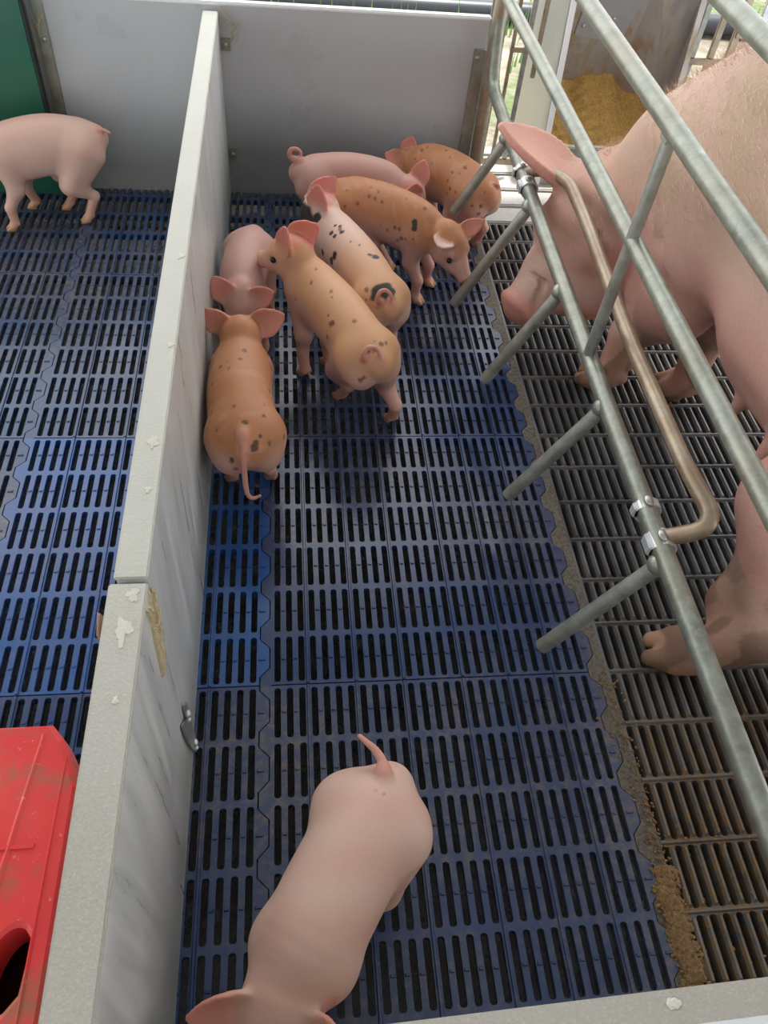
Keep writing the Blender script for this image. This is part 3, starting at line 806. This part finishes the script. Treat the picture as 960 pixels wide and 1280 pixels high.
PINK = np.array((.64, .39, .32)); PALE = np.array((.67, .49, .41)); EARP = np.array((.66, .27, .22)); TAN = np.array((.46, .20, .085)); BLK = np.array((.025, .022, .022)); HOOF = np.array((.50, .30, .16))  # ear pink deepened to paint in the glow of back light through them

def nrm(v): v = np.array(v, float); return v/np.linalg.norm(v)
UPV = np.array((0., 0, 1))

def pig(label, spine, poll, nose, s=1., feet=None, ears=None, tail=None, coat='pink', group='piglets in the pens', seed=1, h=.0034, spots=None, sow=False, width=1., ear_l=.072, ear_w=.029, name='piglet', cat='piglet', g=.82, hs=.9, extra=(), cuts=(), ef=.47, es=1., lw=1.):
    """spine: list of (x,y,z) hip .. shoulder (2 or 3 points); poll, nose = head ends"""
    sp = [np.array(p, float) for p in spine]; hip, sho = sp[0], sp[-1]; poll = np.array(poll, float); nose = np.array(nose, float)
    f0 = nrm((sp[1]-hip)*(1, 1, 0)); f1 = nrm((sho-sp[-2])*(1, 1, 0))
    lat = lambda f: np.array((-f[1], f[0], 0.))          # left side
    hf = nrm(nose-poll); hl = nrm(np.cross(UPV, hf)); hu = np.cross(hf, hl)
    L0, L1 = lat(f0), lat(f1); sg_ = s*g
    tail = tail or []
    feet = feet or {}
    def foot(key, base, f, L, side):
        o = feet.get(key)
        if o is not None: return np.array((o[0], o[1], 0.))
        return np.array((base[0], base[1], 0))+L*side*.044*s+f*(-.01*s)
    FT = {'hl': foot('hl', hip, f0, L0, 1), 'hr': foot('hr', hip, f0, L0, -1), 'fl': foot('fl', sho, f1, L1, 1), 'fr': foot('fr', sho, f1, L1, -1)}
    pts = np.array(sp+[poll, nose]+list(FT.values())+([np.array(t) for t in tail]))
    lo = pts.min(0)-.12*s; hi = pts.max(0)+.12*s; lo[2] = -.012*s; 
    F = Field(lo, hi, h)
    # ---- torso
    body = [hip-f0*.056*s+(0, 0, .006*s)]+sp+[sho*.45+poll*.55+(0, 0, -.008*s), poll]
    nm = len(sp)
    if nm == 2: body.insert(2, (hip+sho)/2+(0, 0, .004*s)); nm = 3
    rad = [.040, .070]+[.075]*(nm-2)+[.070, .052, .042]
    qq = [.95, .93*width]+[.90*width]*(nm-2)+[.90*width, .92, .95]
    B = catmull(np.hstack([np.array(body), np.array(rad)[:, None]*sg_, np.array(qq)[:, None]]), 5)
    for i in range(len(B)-1):
        t = nrm(B[i+1, :3]-B[i, :3]); L = nrm(np.cross(UPV, t))
        F.cone(B[i, :3], B[i+1, :3], B[i, 3], B[i+1, 3], .004*s if i else .001, L, B[i, 4], B[i+1, 4])
    # belly
    F.cone(hip+f0*.06*s+(0, 0, -.022*s), sho-f1*.04*s+(0, 0, -.026*s), .060*sg_, .062*sg_, .02*s, lat(f0), .95, .95)
    # rump buttocks and shoulders
    for sg, key in ((1, 'hl'), (-1, 'hr')):
        ft = FT[key]; out = L0*sg
        hj = hip+out*.034*sg_+f0*-.012*s+(0, 0, -.006*s)
        kn = hip*.5+ft*.5; kn = np.array((hip[0], hip[1], 0))*.55+ft*.45+out*.022*s+f0*.028*s; kn[2] = .112*s
        hk = ft+out*.0+f0*-.028*s+(np.array((hip[0], hip[1], 0))-ft)*.12; hk[2] = .072*s
        F.cone(hj, kn, .055*sg_, .031*sg_, .022*s)
        F.cone(hj-f0*.026*s-(0, 0, .02*s), kn*.6+hk*.4, .040*sg_, .018*sg_, .016*s)
        F.cone(kn, hk, .029*sg_, .0135*s*lw, .014*s)
        fet = ft-f0*.006*s+(0, 0, .022*s)
        F.cone(hk, fet, .0135*s*lw, .0115*s*lw, .006*s)
        hooves(F, ft, fet, nrm(f0+out*.12) if 'hd' not in feet else nrm(feet['hd']), s*lw)
    for sg, key in ((1, 'fl'), (-1, 'fr')):
        ft = FT[key]; out = L1*sg
        sj = sho+out*.028*sg_+(0, 0, -.015*s)+f1*.012*s
        el = np.array((sho[0], sho[1], 0))*.6+ft*.4+out*.018*s-f1*.008*s; el[2] = .108*s
        kn = el*.35+ft*.65; kn[2] = .062*s; kn += f1*.006*s
        F.cone(sj, el, .044*sg_, .025*sg_, .022*s)
        F.cone(el, kn, .0225*sg_*lw, .0135*s*lw, .012*s)
        fet = ft-f1*.006*s+(0, 0, .022*s)
        F.cone(kn, fet, .0140*s*lw, .0112*s*lw, .006*s)
        hooves(F, ft, fet, nrm(f1+out*.1) if 'fd' not in feet else nrm(feet['fd']), s*lw)
    # ---- head
    s0 = s; s = s*hs
    hd = np.linalg.norm(nose-poll)
    fore = poll+hf*hd*.18+hu*.004*s
    F.cone(poll, fore, .042*s, .043*s, .018*s)
    mid = poll+hf*hd*.58-hu*.004*s
    F.cone(fore, mid, .041*s, .029*s, .014*s)
    F.cone(mid, nose-hf*.010*s, .0285*s, .0195*s, .010*s)
    for sg in (1, -1):
        F.cone(poll+hf*hd*.28+hl*sg*.020*s-hu*.022*s, poll+hf*hd*.55+hl*sg*.010*s-hu*.016*s, .026*s, .016*s, .016*s)   # jowl
        F.ball(poll+hf*hd*.40+hl*sg*.026*s+hu*.020*s, .012*s, .012*s)                                              # brow
    F.cone(poll+hf*hd*.45-hu*.024*s, nose-hf*.028*s-hu*.014*s, .017*s, .0095*s, .008*s)                            # lower jaw
    F.cone(nose-hf*.004*s, nose-hf*.0035*s, .0215*s, .0215*s, .002*s, hf, .42, .42)                                               # disc
    for sg in (1, -1):
        F.ball(nose+hf*.018*s+hl*sg*.0075*s+hu*.001*s, .0042*s, .002*s, 'sub') if h < .005 else None
        F.cone(nose+hf*.022*s+hl*sg*.0075*s, nose+hf*.014*s+hl*sg*.0075*s, .0045*s, .004*s, .002*s, op='sub')
        F.ball(poll+hf*hd*ef+hl*sg*.037*s+hu*.012*s, .0085*s*es, .004*s, 'sub')                                      # eye socket
        F.cone(nose-hf*.03*s+hl*sg*.016*s-hu*.013*s, poll+hf*hd*.5+hl*sg*.030*s-hu*.018*s, max(.0022*s, h*.8), max(.0022*s, h*.8), .003*s, op='sub')   # mouth
    # ---- ears
    ears = ears or {}
    EL = []
    for sg, key in ((1, 'l'), (-1, 'r')):
        e = ears.get(key, {})
        A = np.array(e['A']) if 'A' in e else (hl*sg*.85-hf*.35+hu*.55)
        N = np.array(e['N']) if 'N' in e else (hf*.8+hl*sg*.3+hu*.2)
        base = poll+hf*hd*.07+hl*sg*.030*s+hu*.022*s
        ll = ear_l*s*e.get('len', 1)
        A, N, Bx = F.leaf(base, A, N, ll, ear_w*s*e.get('w', 1), max(.0052*s, h*1.35), e.get('cup', 9/s), e.get('bend', 0), .010*s)
        EL.append((base, A, N, Bx, ll, e.get('c')))
    s = s0
    for (a, b, ra, rb, k) in extra: F.cone(a, b, ra, rb, k)
    for (a, b, ra, rb, k) in cuts: F.cone(a, b, ra, rb, k, op='sub')
    # ---- tail
    tl = tail
    TP = None
    if tl:
        TP = catmull(tl, 5); n = len(TP)
        for i in range(n-1):
            ra = s*(.0072-.0042*i/(n-1)); F.cone(TP[i], TP[i+1], max(ra, h*.95), max(ra-.001*s/n, h*.95), .0015*s if i > 3 else .010*s)
    V, Q = F.mesh()
    V = smooth_verts(V, Q, 2)
    # keep only the one connected surface
    # ---- pigment
    n = len(V); col = np.tile(PINK, (n, 1))
    Bc = B[:, :3]; d2 = ((V[:, None, :]-Bc[None])**2).sum(-1); near = d2.argmin(1); upz = (V[:, 2]-Bc[near, 2])/s
    frac = near/(len(Bc)-1.)
    N1 = vnoise(V/s, 60, seed); N2 = vnoise(V/s, 170, seed+5); N3 = vnoise(V/s, 25, seed+9)
    headd = ((V-poll)@hf)/hd
    def mixc(c, t):
        nonlocal col
        t = np.clip(t, 0, 1)[:, None]; col = col*(1-t)+np.array(c)*t
    if coat in ('pink', 'sow'): mixc(PALE, N1*.7+.1)
    if coat == 'dusky': mixc((.50, .29, .25), np.clip((upz+.03)/.05, 0, 1)*(.5+.4*N3))
    if coat == 'tan' or coat == 'lighttan':
        t = np.clip((upz+.028+(N3-.5)*.03)/.045, 0, 1)
        t *= np.clip(1.15-np.clip(headd-.35, 0, 1)*1.1, 0, 1)
        mixc(TAN if coat == 'tan' else np.array((.60, .33, .165)), t*(.86+.14*N1))
        mixc(np.array((.62, .33, .22)), (N2 > .72)*.25*t)
    if coat == 'patch':
        mixc(np.array((.68, .50, .42)), np.full(n, .8))
        t = np.clip((upz+.03)/.04, 0, 1)*np.clip((.52-frac)/.25, 0, 1)
        mixc(np.array((.58, .31, .14)), t*(.7+.3*N3))
    if coat == 'sow':
        t = np.clip((upz+.035)/.06, 0, 1)*np.clip((N1-.1)*1.5, .35, 1)*np.clip(1.2-headd*1.2, .25, 1)
        mixc(np.array((.54, .39, .27)), t*.9)
    for (c, r, cc, el) in (spots or []):
        c = np.array(c); d = V-c; t = np.clip((1-np.sqrt((d*d).sum(-1))/r+ (N2-.5)*.5*el)*6, 0, 1); mixc(cc, t)
    # small dark freckles
    if coat in ('tan', 'lighttan', 'patch'):
        rs = np.random.RandomState(seed+40); k = {'tan': 34, 'lighttan': 30, 'patch': 10}[coat]
        cand = np.where((upz > -.03) & (frac < .75))[0]
        for c in V[rs.choice(cand, k)]:
            r = rs.uniform(.0025, .0062)*s; d = (V-c)*np.array((1, rs.uniform(.6, 1), 1)); mixc((.16, .075, .04), np.clip((1-np.sqrt((d*d).sum(-1))/r)*4, 0, .85))
    if coat == 'pink':
        for c in (spots_small or []) if False else []: pass
    # ears, snout, feet
    for base, A, Nn, Bx, ll, ec in EL:
        v = V-base; a = v@A; c = v@Nn; b = v@Bx
        inside = (a > .18*ll) & (a < 1.1*ll) & (np.abs(b) < ear_w*s*1.3) & (np.abs(c) < .03*s)
        mixc(ec if ec else EARP if not sow else np.array((.72, .36, .29)), inside*np.clip(a/ll*2, 0, 1)*(.85 if coat != 'sow' else .8))
    mixc((.66, .30, .25) if coat != 'patch' else (.30, .16, .14), np.clip((headd-.88)*8, 0, .8)*((np.linalg.norm(V-nose, axis=1) < .04*s)))
    mixc((.60, .27, .19), np.clip((.07*s-V[:, 2])/(.03*s), 0, .55))
    mixc(HOOF, np.clip((.018*s-V[:, 2])/(.005*s), 0, 1))
    if TP is not None:
        dt = np.sqrt(((V[:, None, :]-TP[None, 2:])**2).sum(-1)).min(1); mixc((.62, .29, .22), np.clip((.014*s-dt)/(.004*s), 0, .8))
    if sow:
        mixc((.13, .085, .055), np.clip((.34-V[:, 2]+.2*(N3-.5))*3, 0, 1)*np.clip((N1-.36)*4, 0, .6)*(np.linalg.norm(V-(nose+poll)/2, axis=1) > .27)); nh = (np.linalg.norm(V-(nose+poll)/2, axis=1) > .27)*1.; mixc((.36, .22, .15), np.clip((.32-V[:, 2])*5, 0, .6)*nh); mixc((.10, .06, .04), np.clip((.34-V[:, 2])*5, 0, 1)*np.clip((N2-.47)*7, 0, .6)*nh)
        mixc((.66, .33, .27), np.clip((.52-V[:, 2])*4, 0, .5)*(V[:, 2] > .25))
    # eyes are part of the same mesh
    E0 = MB()
    for sg in (1, -1): E0.sphere(tuple(poll+hf*hd*ef+hl*sg*(.0325 if not sow else .037)*s+hu*.0105*s), .0064*s*es, 1, 14)
    vv = np.vstack([V, np.array(E0.v)]); base = len(V)
    me = bpy.data.meshes.new(name)
    faces = Q.tolist()+[[base+i for i in f_] for f_ in E0.f]
    root = np.array((sho[0]*.5+hip[0]*.5, sho[1]*.5+hip[1]*.5, 0.))
    me.from_pydata((vv-root).tolist(), [], faces)
    me.materials.append(M_SOW if sow else M_SKIN); me.materials.append(M_EYE)
    mi = [0]*len(Q)+[1]*len(E0.f); me.polygons.foreach_set('material_index', mi); me.polygons.foreach_set('use_smooth', [True]*len(mi))
    ca = me.color_attributes.new('pigment', 'FLOAT_COLOR', 'POINT')
    cc = np.ones((len(vv), 4)); cc[:len(V), :3] = np.clip(col, 0, 1); ca.data.foreach_set('color', cc.ravel())
    me.update()
    o = bpy.data.objects.new(name, me); COL.objects.link(o); o.location = root
    tag(o, label, cat, group)
    if sow:
        rs = np.random.RandomState(3); a, b, c_ = V[Q[:, 0]], V[Q[:, 1]], V[Q[:, 2]]
        nn = np.cross(b-a, c_-a); ar = np.linalg.norm(nn, axis=1); nn /= np.maximum(ar, 1e-12)[:, None]; cen = (a+c_)/2
        if (nn*(cen-B[near[Q[:, 0]], :3])).sum() < 0: nn = -nn
        ok = (upz[Q[:, 0]] > -.01) | (cen[:, 2] > .5); ok &= (cen[:, 2] > .34)
        ok &= np.array([min(np.linalg.norm(cen-e[0], axis=1).min(), 9) for e in EL[:1]]+[0])[0] < 9
        for e in EL: ok &= ~((((cen-e[0])@e[1]) > .02) & (np.linalg.norm(cen-e[0], axis=1) < e[4]*1.15))
        w_ = ar*ok; pick = rs.choice(len(cen), 24000, p=w_/w_.sum())
        rootl = np.array((sho[0]*.5+hip[0]*.5, sho[1]*.5+hip[1]*.5, 0.)); hv = []; hf_ = []
        bk = -f1
        for q in pick:
            t = bk*.9+rs.randn(3)*.25+np.array((0, 0, -.35)); t -= nn[q]*(t@nn[q]); t /= np.linalg.norm(t)
            top = 1.9 if nn[q][2] > .6 else 1.1
            d = t*.9+nn[q]*rs.uniform(.15, .5)*top; d /= np.linalg.norm(d); l_ = rs.uniform(.010, .022)*top
            p0 = cen[q]+rs.randn(3)*.003-nn[q]*.002; sd_ = np.cross(d, nn[q]); sd_ /= np.linalg.norm(sd_)
            k_ = len(hv); hv += [tuple(p0-sd_*.0004-rootl), tuple(p0+sd_*.0004-rootl), tuple(p0+d*l_-rootl)]; hf_.append((k_, k_+1, k_+2))
        mh = bpy.data.meshes.new('bristles'); mh.from_pydata(hv, [], hf_); mh.materials.append(M_HAIR); mh.update()
        oh = bpy.data.objects.new('bristles', mh); COL.objects.link(oh); oh.parent = o; oh['kind'] = 'stuff'
    return o, V, B, (hf, hl, hu)

def hooves(F, ft, fet, f, s):
    L = np.array((-f[1], f[0], 0.))
    for sg in (1, -1):
        a = ft+L*sg*.0065*s+f*.0035*s+(0, 0, .0115*s); b = ft+L*sg*.0062*s+f*.0165*s+(0, 0, .0055*s)
        F.cone(fet+L*sg*.003*s, a, .0100*s, .0092*s, .005*s)
        F.cone(a, b, .0088*s, .0048*s, .0015*s)
        F.cone(ft+L*sg*.0065*s+(0, 0, .006*s), b, .0062*s, .0048*s, .0015*s)
        F.ball(ft+L*sg*.0085*s-f*.0135*s+(0, 0, .021*s), .0048*s, .002*s)   # dewclaw

def curl(c, out, up, r, turns=1.1, n=12, lead=None):
    """curly tail: starts at c, goes along 'out', then loops"""
    c = np.array(c, float); out = nrm(out); up = nrm(up); s_ = nrm(np.cross(out, up)); P_ = [c-out*.012]
    cen = c+out*r*1.0+up*r
    for k in range(n+1):
        a = -PI/2+2*PI*turns*k/n
        P_.append(cen+out*math.cos(a)*r*(1-.03*k/n)+up*math.sin(a)*r*(1-.25*k/n)+s_*(.010*k/n))
    return [tuple(p) for p in P_]
SPB = (.03, .026, .026)
pig('orange tan piglet standing against the partition, seen from behind with a long straight tail', [(-.034, .418, .2), (-.046, .51, .2), (-.046, .595, .195)], (-.047, .662, .228), (-.055, .728, .12),
    s=1.0, g=.86, coat='tan', seed=11, spots=[(q, r, (.10, .05, .03), 1) for q, r in (((-.03, .383, .254), .007), ((-.038, .339, .235), .006), ((-.014, .343, .231), .007), ((-.010, .352, .236), .006), ((-.004, .365, .238), .005), ((-.054, .341, .203), .007), ((.003, .404, .25), .0045))], width=1.06, feet={'hl': (-.072, .472), 'hr': (.008, .476)}, ears={'l': dict(A=(-.75, .10, .75), N=(-.2, -.9, .2), len=.9), 'r': dict(A=(.95, .0, .42), N=(.1, -.9, .35), len=1.1, w=1.1)},
    tail=[(-.034, .375, .245), (-.034, .350, .238), (-.033, .328, .215), (-.032, .315, .18), (-.030, .306, .155), (-.022, .304, .140), (-.006, .308, .142)])
pig('dusky pink piglet with its head down, facing the orange one beside the partition', [(-.038, 1.02, .19), (-.050, .95, .19), (-.052, .895, .188)], (-.052, .838, .20), (-.055, .782, .10),
    s=.93, g=.80, coat='dusky', seed=12, ears={'r': dict(A=(-.50, .05, .9), N=(.1, -.9, .2)), 'l': dict(A=(.80, -.1, .45), N=(.25, -.8, .35), len=.9)},
    tail=[(-.03, 1.07, .215), (-.02, 1.09, .20), (-.01, 1.10, .17), (-.0, 1.10, .15)])
pig('light tan piglet in the middle looking up to the left, with raised pink ears', [(.204, .640, .212), (.158, .745, .218), (.105, .850, .218)], (.066, .896, .268), (-.008, .916, .238),
    s=1.02, g=.80, coat='lighttan', seed=13, width=1.0, feet={'fr': (.140, .845), 'fl': (.084, .806), 'hl': (.165, .722), 'hr': (.276, .648)},
    ears={'r': dict(A=(.80, -.25, .62), N=(-.25, -.95, .1), len=1.1, w=1.15, c=(.72, .25, .21)), 'l': dict(A=(-.02, -.15, 1.), N=(-.8, -.5, .1), w=.95, c=(.72, .25, .21))},
    tail=[(.215, .606, .228), (.211, .588, .230), (.200, .577, .236), (.194, .574, .251), (.203, .578, .266), (.218, .577, .266), (.227, .572, .252), (.226, .568, .238)])
pig('pale piglet with black patches, a black rump spot and a black face', [(.252, .845, .2), (.213, .960, .205), (.166, 1.085, .2)], (.138, 1.150, .232), (.072, 1.135, .165),
    s=.98, g=.80, coat='patch', seed=14, feet={'hl': (.19, .86), 'hr': (.285, .84)}, ears={'r': dict(A=(.75, .0, .8), N=(-.2, -.95, .2), len=1.25, w=1.1, c=(.72, .27, .23)), 'l': dict(A=(-.05, -.10, .95), N=(-.5, -.8, .1), len=1.1, c=(.72, .27, .23))},
    spots=[((.252, .796, .232), .029, SPB, 1), ((.268, .800, .228), .020, SPB, 1), ((.090, 1.135, .205), .050, SPB, .5), ((.105, 1.120, .215), .025, SPB, .5), ((.112, 1.117, .213), .017, SPB, 1), ((.123, 1.100, .234), .015, SPB, 1),
           ((.157, .963, .220), .011, SPB, 1.5), ((.152, .972, .202), .012, SPB, 1.5), ((.132, 1.024, .192), .009, SPB, 1.5), ((.231, .906, .263), .008, SPB, 1.5), ((.243, .900, .261), .009, SPB, 1.5)]+[(q, .0062, SPB, 1.5) for q in ((.161, 1.035, .254), (.150, 1.020, .247), (.172, 1.028, .257), (.157, 1.004, .248), (.175, 1.004, .257))],
    tail=[(.258, .812, .215), (.262, .795, .217), (.252, .783, .222), (.240, .778, .236), (.245, .782, .252), (.258, .782, .256), (.270, .777, .244), (.268, .772, .228)])
pig('orange tan piglet facing the crate bars with its head lowered and a visible eye', [(.232, 1.232, .205), (.302, 1.188, .208), (.373, 1.140, .202)], (.438, 1.092, .198), (.492, 1.030, .118),
    s=1.04, g=.80, coat='tan', seed=15, feet={'fr': (.387, 1.100), 'fl': (.427, 1.178), 'hr': (.262, 1.19), 'hl': (.325, 1.255)},
    ears={'l': dict(A=(.85, .15, .42), N=(.5, -.5, .7), len=1.0, w=.7), 'r': dict(A=(-.35, -.62, .12), N=(.1, -.3, .9), len=.62, w=.95, c=(.74, .52, .46))},
    spots=[((.358, 1.095, .231), .0095, SPB, 1.2), ((.356, 1.089, .221), .007, SPB, 1.2)],
    tail=[(.182, 1.27, .225), (.165, 1.285, .21), (.155, 1.295, .19)])
pig('pink piglet half hidden behind the orange ones, with a tightly curled tail', [(.140, 1.372, .198), (.222, 1.372, .2), (.305, 1.362, .192)], (.370, 1.342, .182), (.425, 1.318, .10),
    s=.95, g=.80, coat='dusky', seed=16, ears={'l': dict(A=(.20, .15, .95), N=(-.2, -.9, .2), len=1.1), 'r': dict(A=(.15, -.35, .75), N=(.3, -.8, .3), len=.7)},
    tail=curl((.088, 1.372, .235), (-1, .05, .1), (.05, 0, 1), .015, 1.05))
pig('orange tan piglet with dark spots turned to the back wall, beneath the crate bars', [(.552, 1.362, .175), (.500, 1.430, .178), (.446, 1.482, .175)], (.400, 1.520, .168), (.345, 1.545, .10),
    s=.95, g=.92, coat='tan', seed=17, width=1.1, ears={'r': dict(A=(.2, .2, 1.), N=(-.5, -.8, 0), len=.8), 'l': dict(A=(-.85, -.05, .4), N=(-.4, -.6, .7), len=.9)},
    tail=curl((.585, 1.325, .195), (.9, -.3, .15), (.3, .1, .9), .011, 1.0))
pig('pink piglet closest to the camera, alone, walking away from the others', [(.138, -.318, .213), (.100, -.376, .212), (.062, -.438, .212)], (.030, -.492, .205), (.0, -.565, .13),
    s=1.0, g=.94, hs=1.0, coat='pink', seed=18, width=.98, ears={'r': dict(A=(-.95, -.15, .20), N=(.25, -.7, .65), len=.95, w=.95, cup=16), 'l': dict(A=(.9, -.65, .0), N=(.1, -.7, .6), len=.8)},
    spots=[((x+.153, y-.282, .275), r, (.45, .2, .13), 1) for x, y, r in ((0, 0, .0042), (-.005, -.007, .003), (.005, -.012, .0028), (-.010, .003, .0025), (.010, -.004, .002), (-.008, -.012, .002))]+[((x, y, .29), r, (.4, .17, .1), 1) for x, y, r in ((.088, -.395, .0025), (.090, -.403, .0028), (.080, -.375, .002))],
    tail=[(.160, -.275, .260), (.160, -.252, .266), (.152, -.236, .268), (.142, -.226, .270), (.131, -.216, .272)])
pig('pink piglet alone in the left pen in front of the dark green panel', [(-.506, 1.490, .205), (-.575, 1.472, .212), (-.662, 1.455, .2)], (-.742, 1.435, .19), (-.80, 1.40, .11),
    s=1.0, g=.88, coat='pink', seed=19, feet={'hl': (-.500, 1.450), 'hr': (-.562, 1.515), 'fl': (-.688, 1.400), 'fr': (-.655, 1.515)},
    tail=[(-.452, 1.494, .232), (-.432, 1.494, .238), (-.418, 1.492, .238), (-.405, 1.490, .232)])
# ---------------------------------------------------------------- THE SOW
pig('large pale pink sow standing in the crate with her head turned to the piglets', [(1.13, .10, .56), (1.06, .38, .57), (.975, .70, .575)], (.812, 1.02, .325), (.598, .906, .116),
    s=2.75, g=1.08, hs=1.0, coat='sow', seed=30, sow=True, h=.0072, width=1.0, name='sow', cat='sow', group=None, ef=.38, es=.62, lw=1.12,
    feet={'hl': (.745, .015), 'hr': (1.18, -.02), 'fl': (.805, .768), 'fr': (.985, .735), 'hd': (-.92, .35, 0), 'fd': (-.8, .5, 0)}, ear_l=.085, ear_w=.024,
    extra=[((.87, .93, .27), (.765, .925, .18), .115, .080, .05),                    # jowls
           ((1.03, .45, .43), (1.06, .16, .42), .195, .185, .05),                     # belly and udder
           ((.91, .88, .49), (1.0, .66, .655), .17, .21, .06),                         # neck and withers
           ((.92, .80, .48), (.855, .775, .27), .115, .068, .016),                    # upper foreleg
           ((.905, .275, .33), (.882, .262, .262), .022, .012, .012), ((.945, .14, .31), (.925, .13, .255), .022, .012, .012), ((.91, .41, .31), (.895, .405, .255), .02, .011, .012),
           ((1.06, .12, .44), (.955, .085, .29), .10, .082, .06), ((.955, .085, .29), (.86, .055, .13), .080, .052, .05), ((.88, .06, .31), (.815, .045, .14), .070, .052, .03),
           ((.717, .939, .416), (.714, .90, .373), .006, .010, .012), ((.714, .90, .373), (.738, .862, .315), .010, .008, .012)],   # ham and shank
    cuts=[((.749, .714, .514), (.768, .692, .444), .004, .006, .02), ((.768, .692, .444), (.791, .657, .378), .006, .007, .02), ((.791, .657, .378), (.834, .616, .303), .007, .009, .02), ((.618, .918, .212), (.642, .897, .208), .005, .007, .008), ((.642, .897, .208), (.631, .880, .177), .007, .007, .008), ((.631, .880, .177), (.625, .862, .151), .007, .005, .008)],
    spots=[((.737, .864, .315), .022, (.10, .06, .04), 1.2), ((.728, .88, .345), .014, (.12, .07, .045), 1.5)],
    ears={'r': dict(A=(-.20, .035, .115), N=(.1, -.15, 1), cup=2.5, w=1.05), 'l': dict(A=(.04, -.06, -.12), N=(.85, .3, .3), cup=2.5, len=.55, w=.8)},
    tail=[(1.16, -.07, .64), (1.17, -.12, .62), (1.18, -.14, .54), (1.19, -.13, .47)])
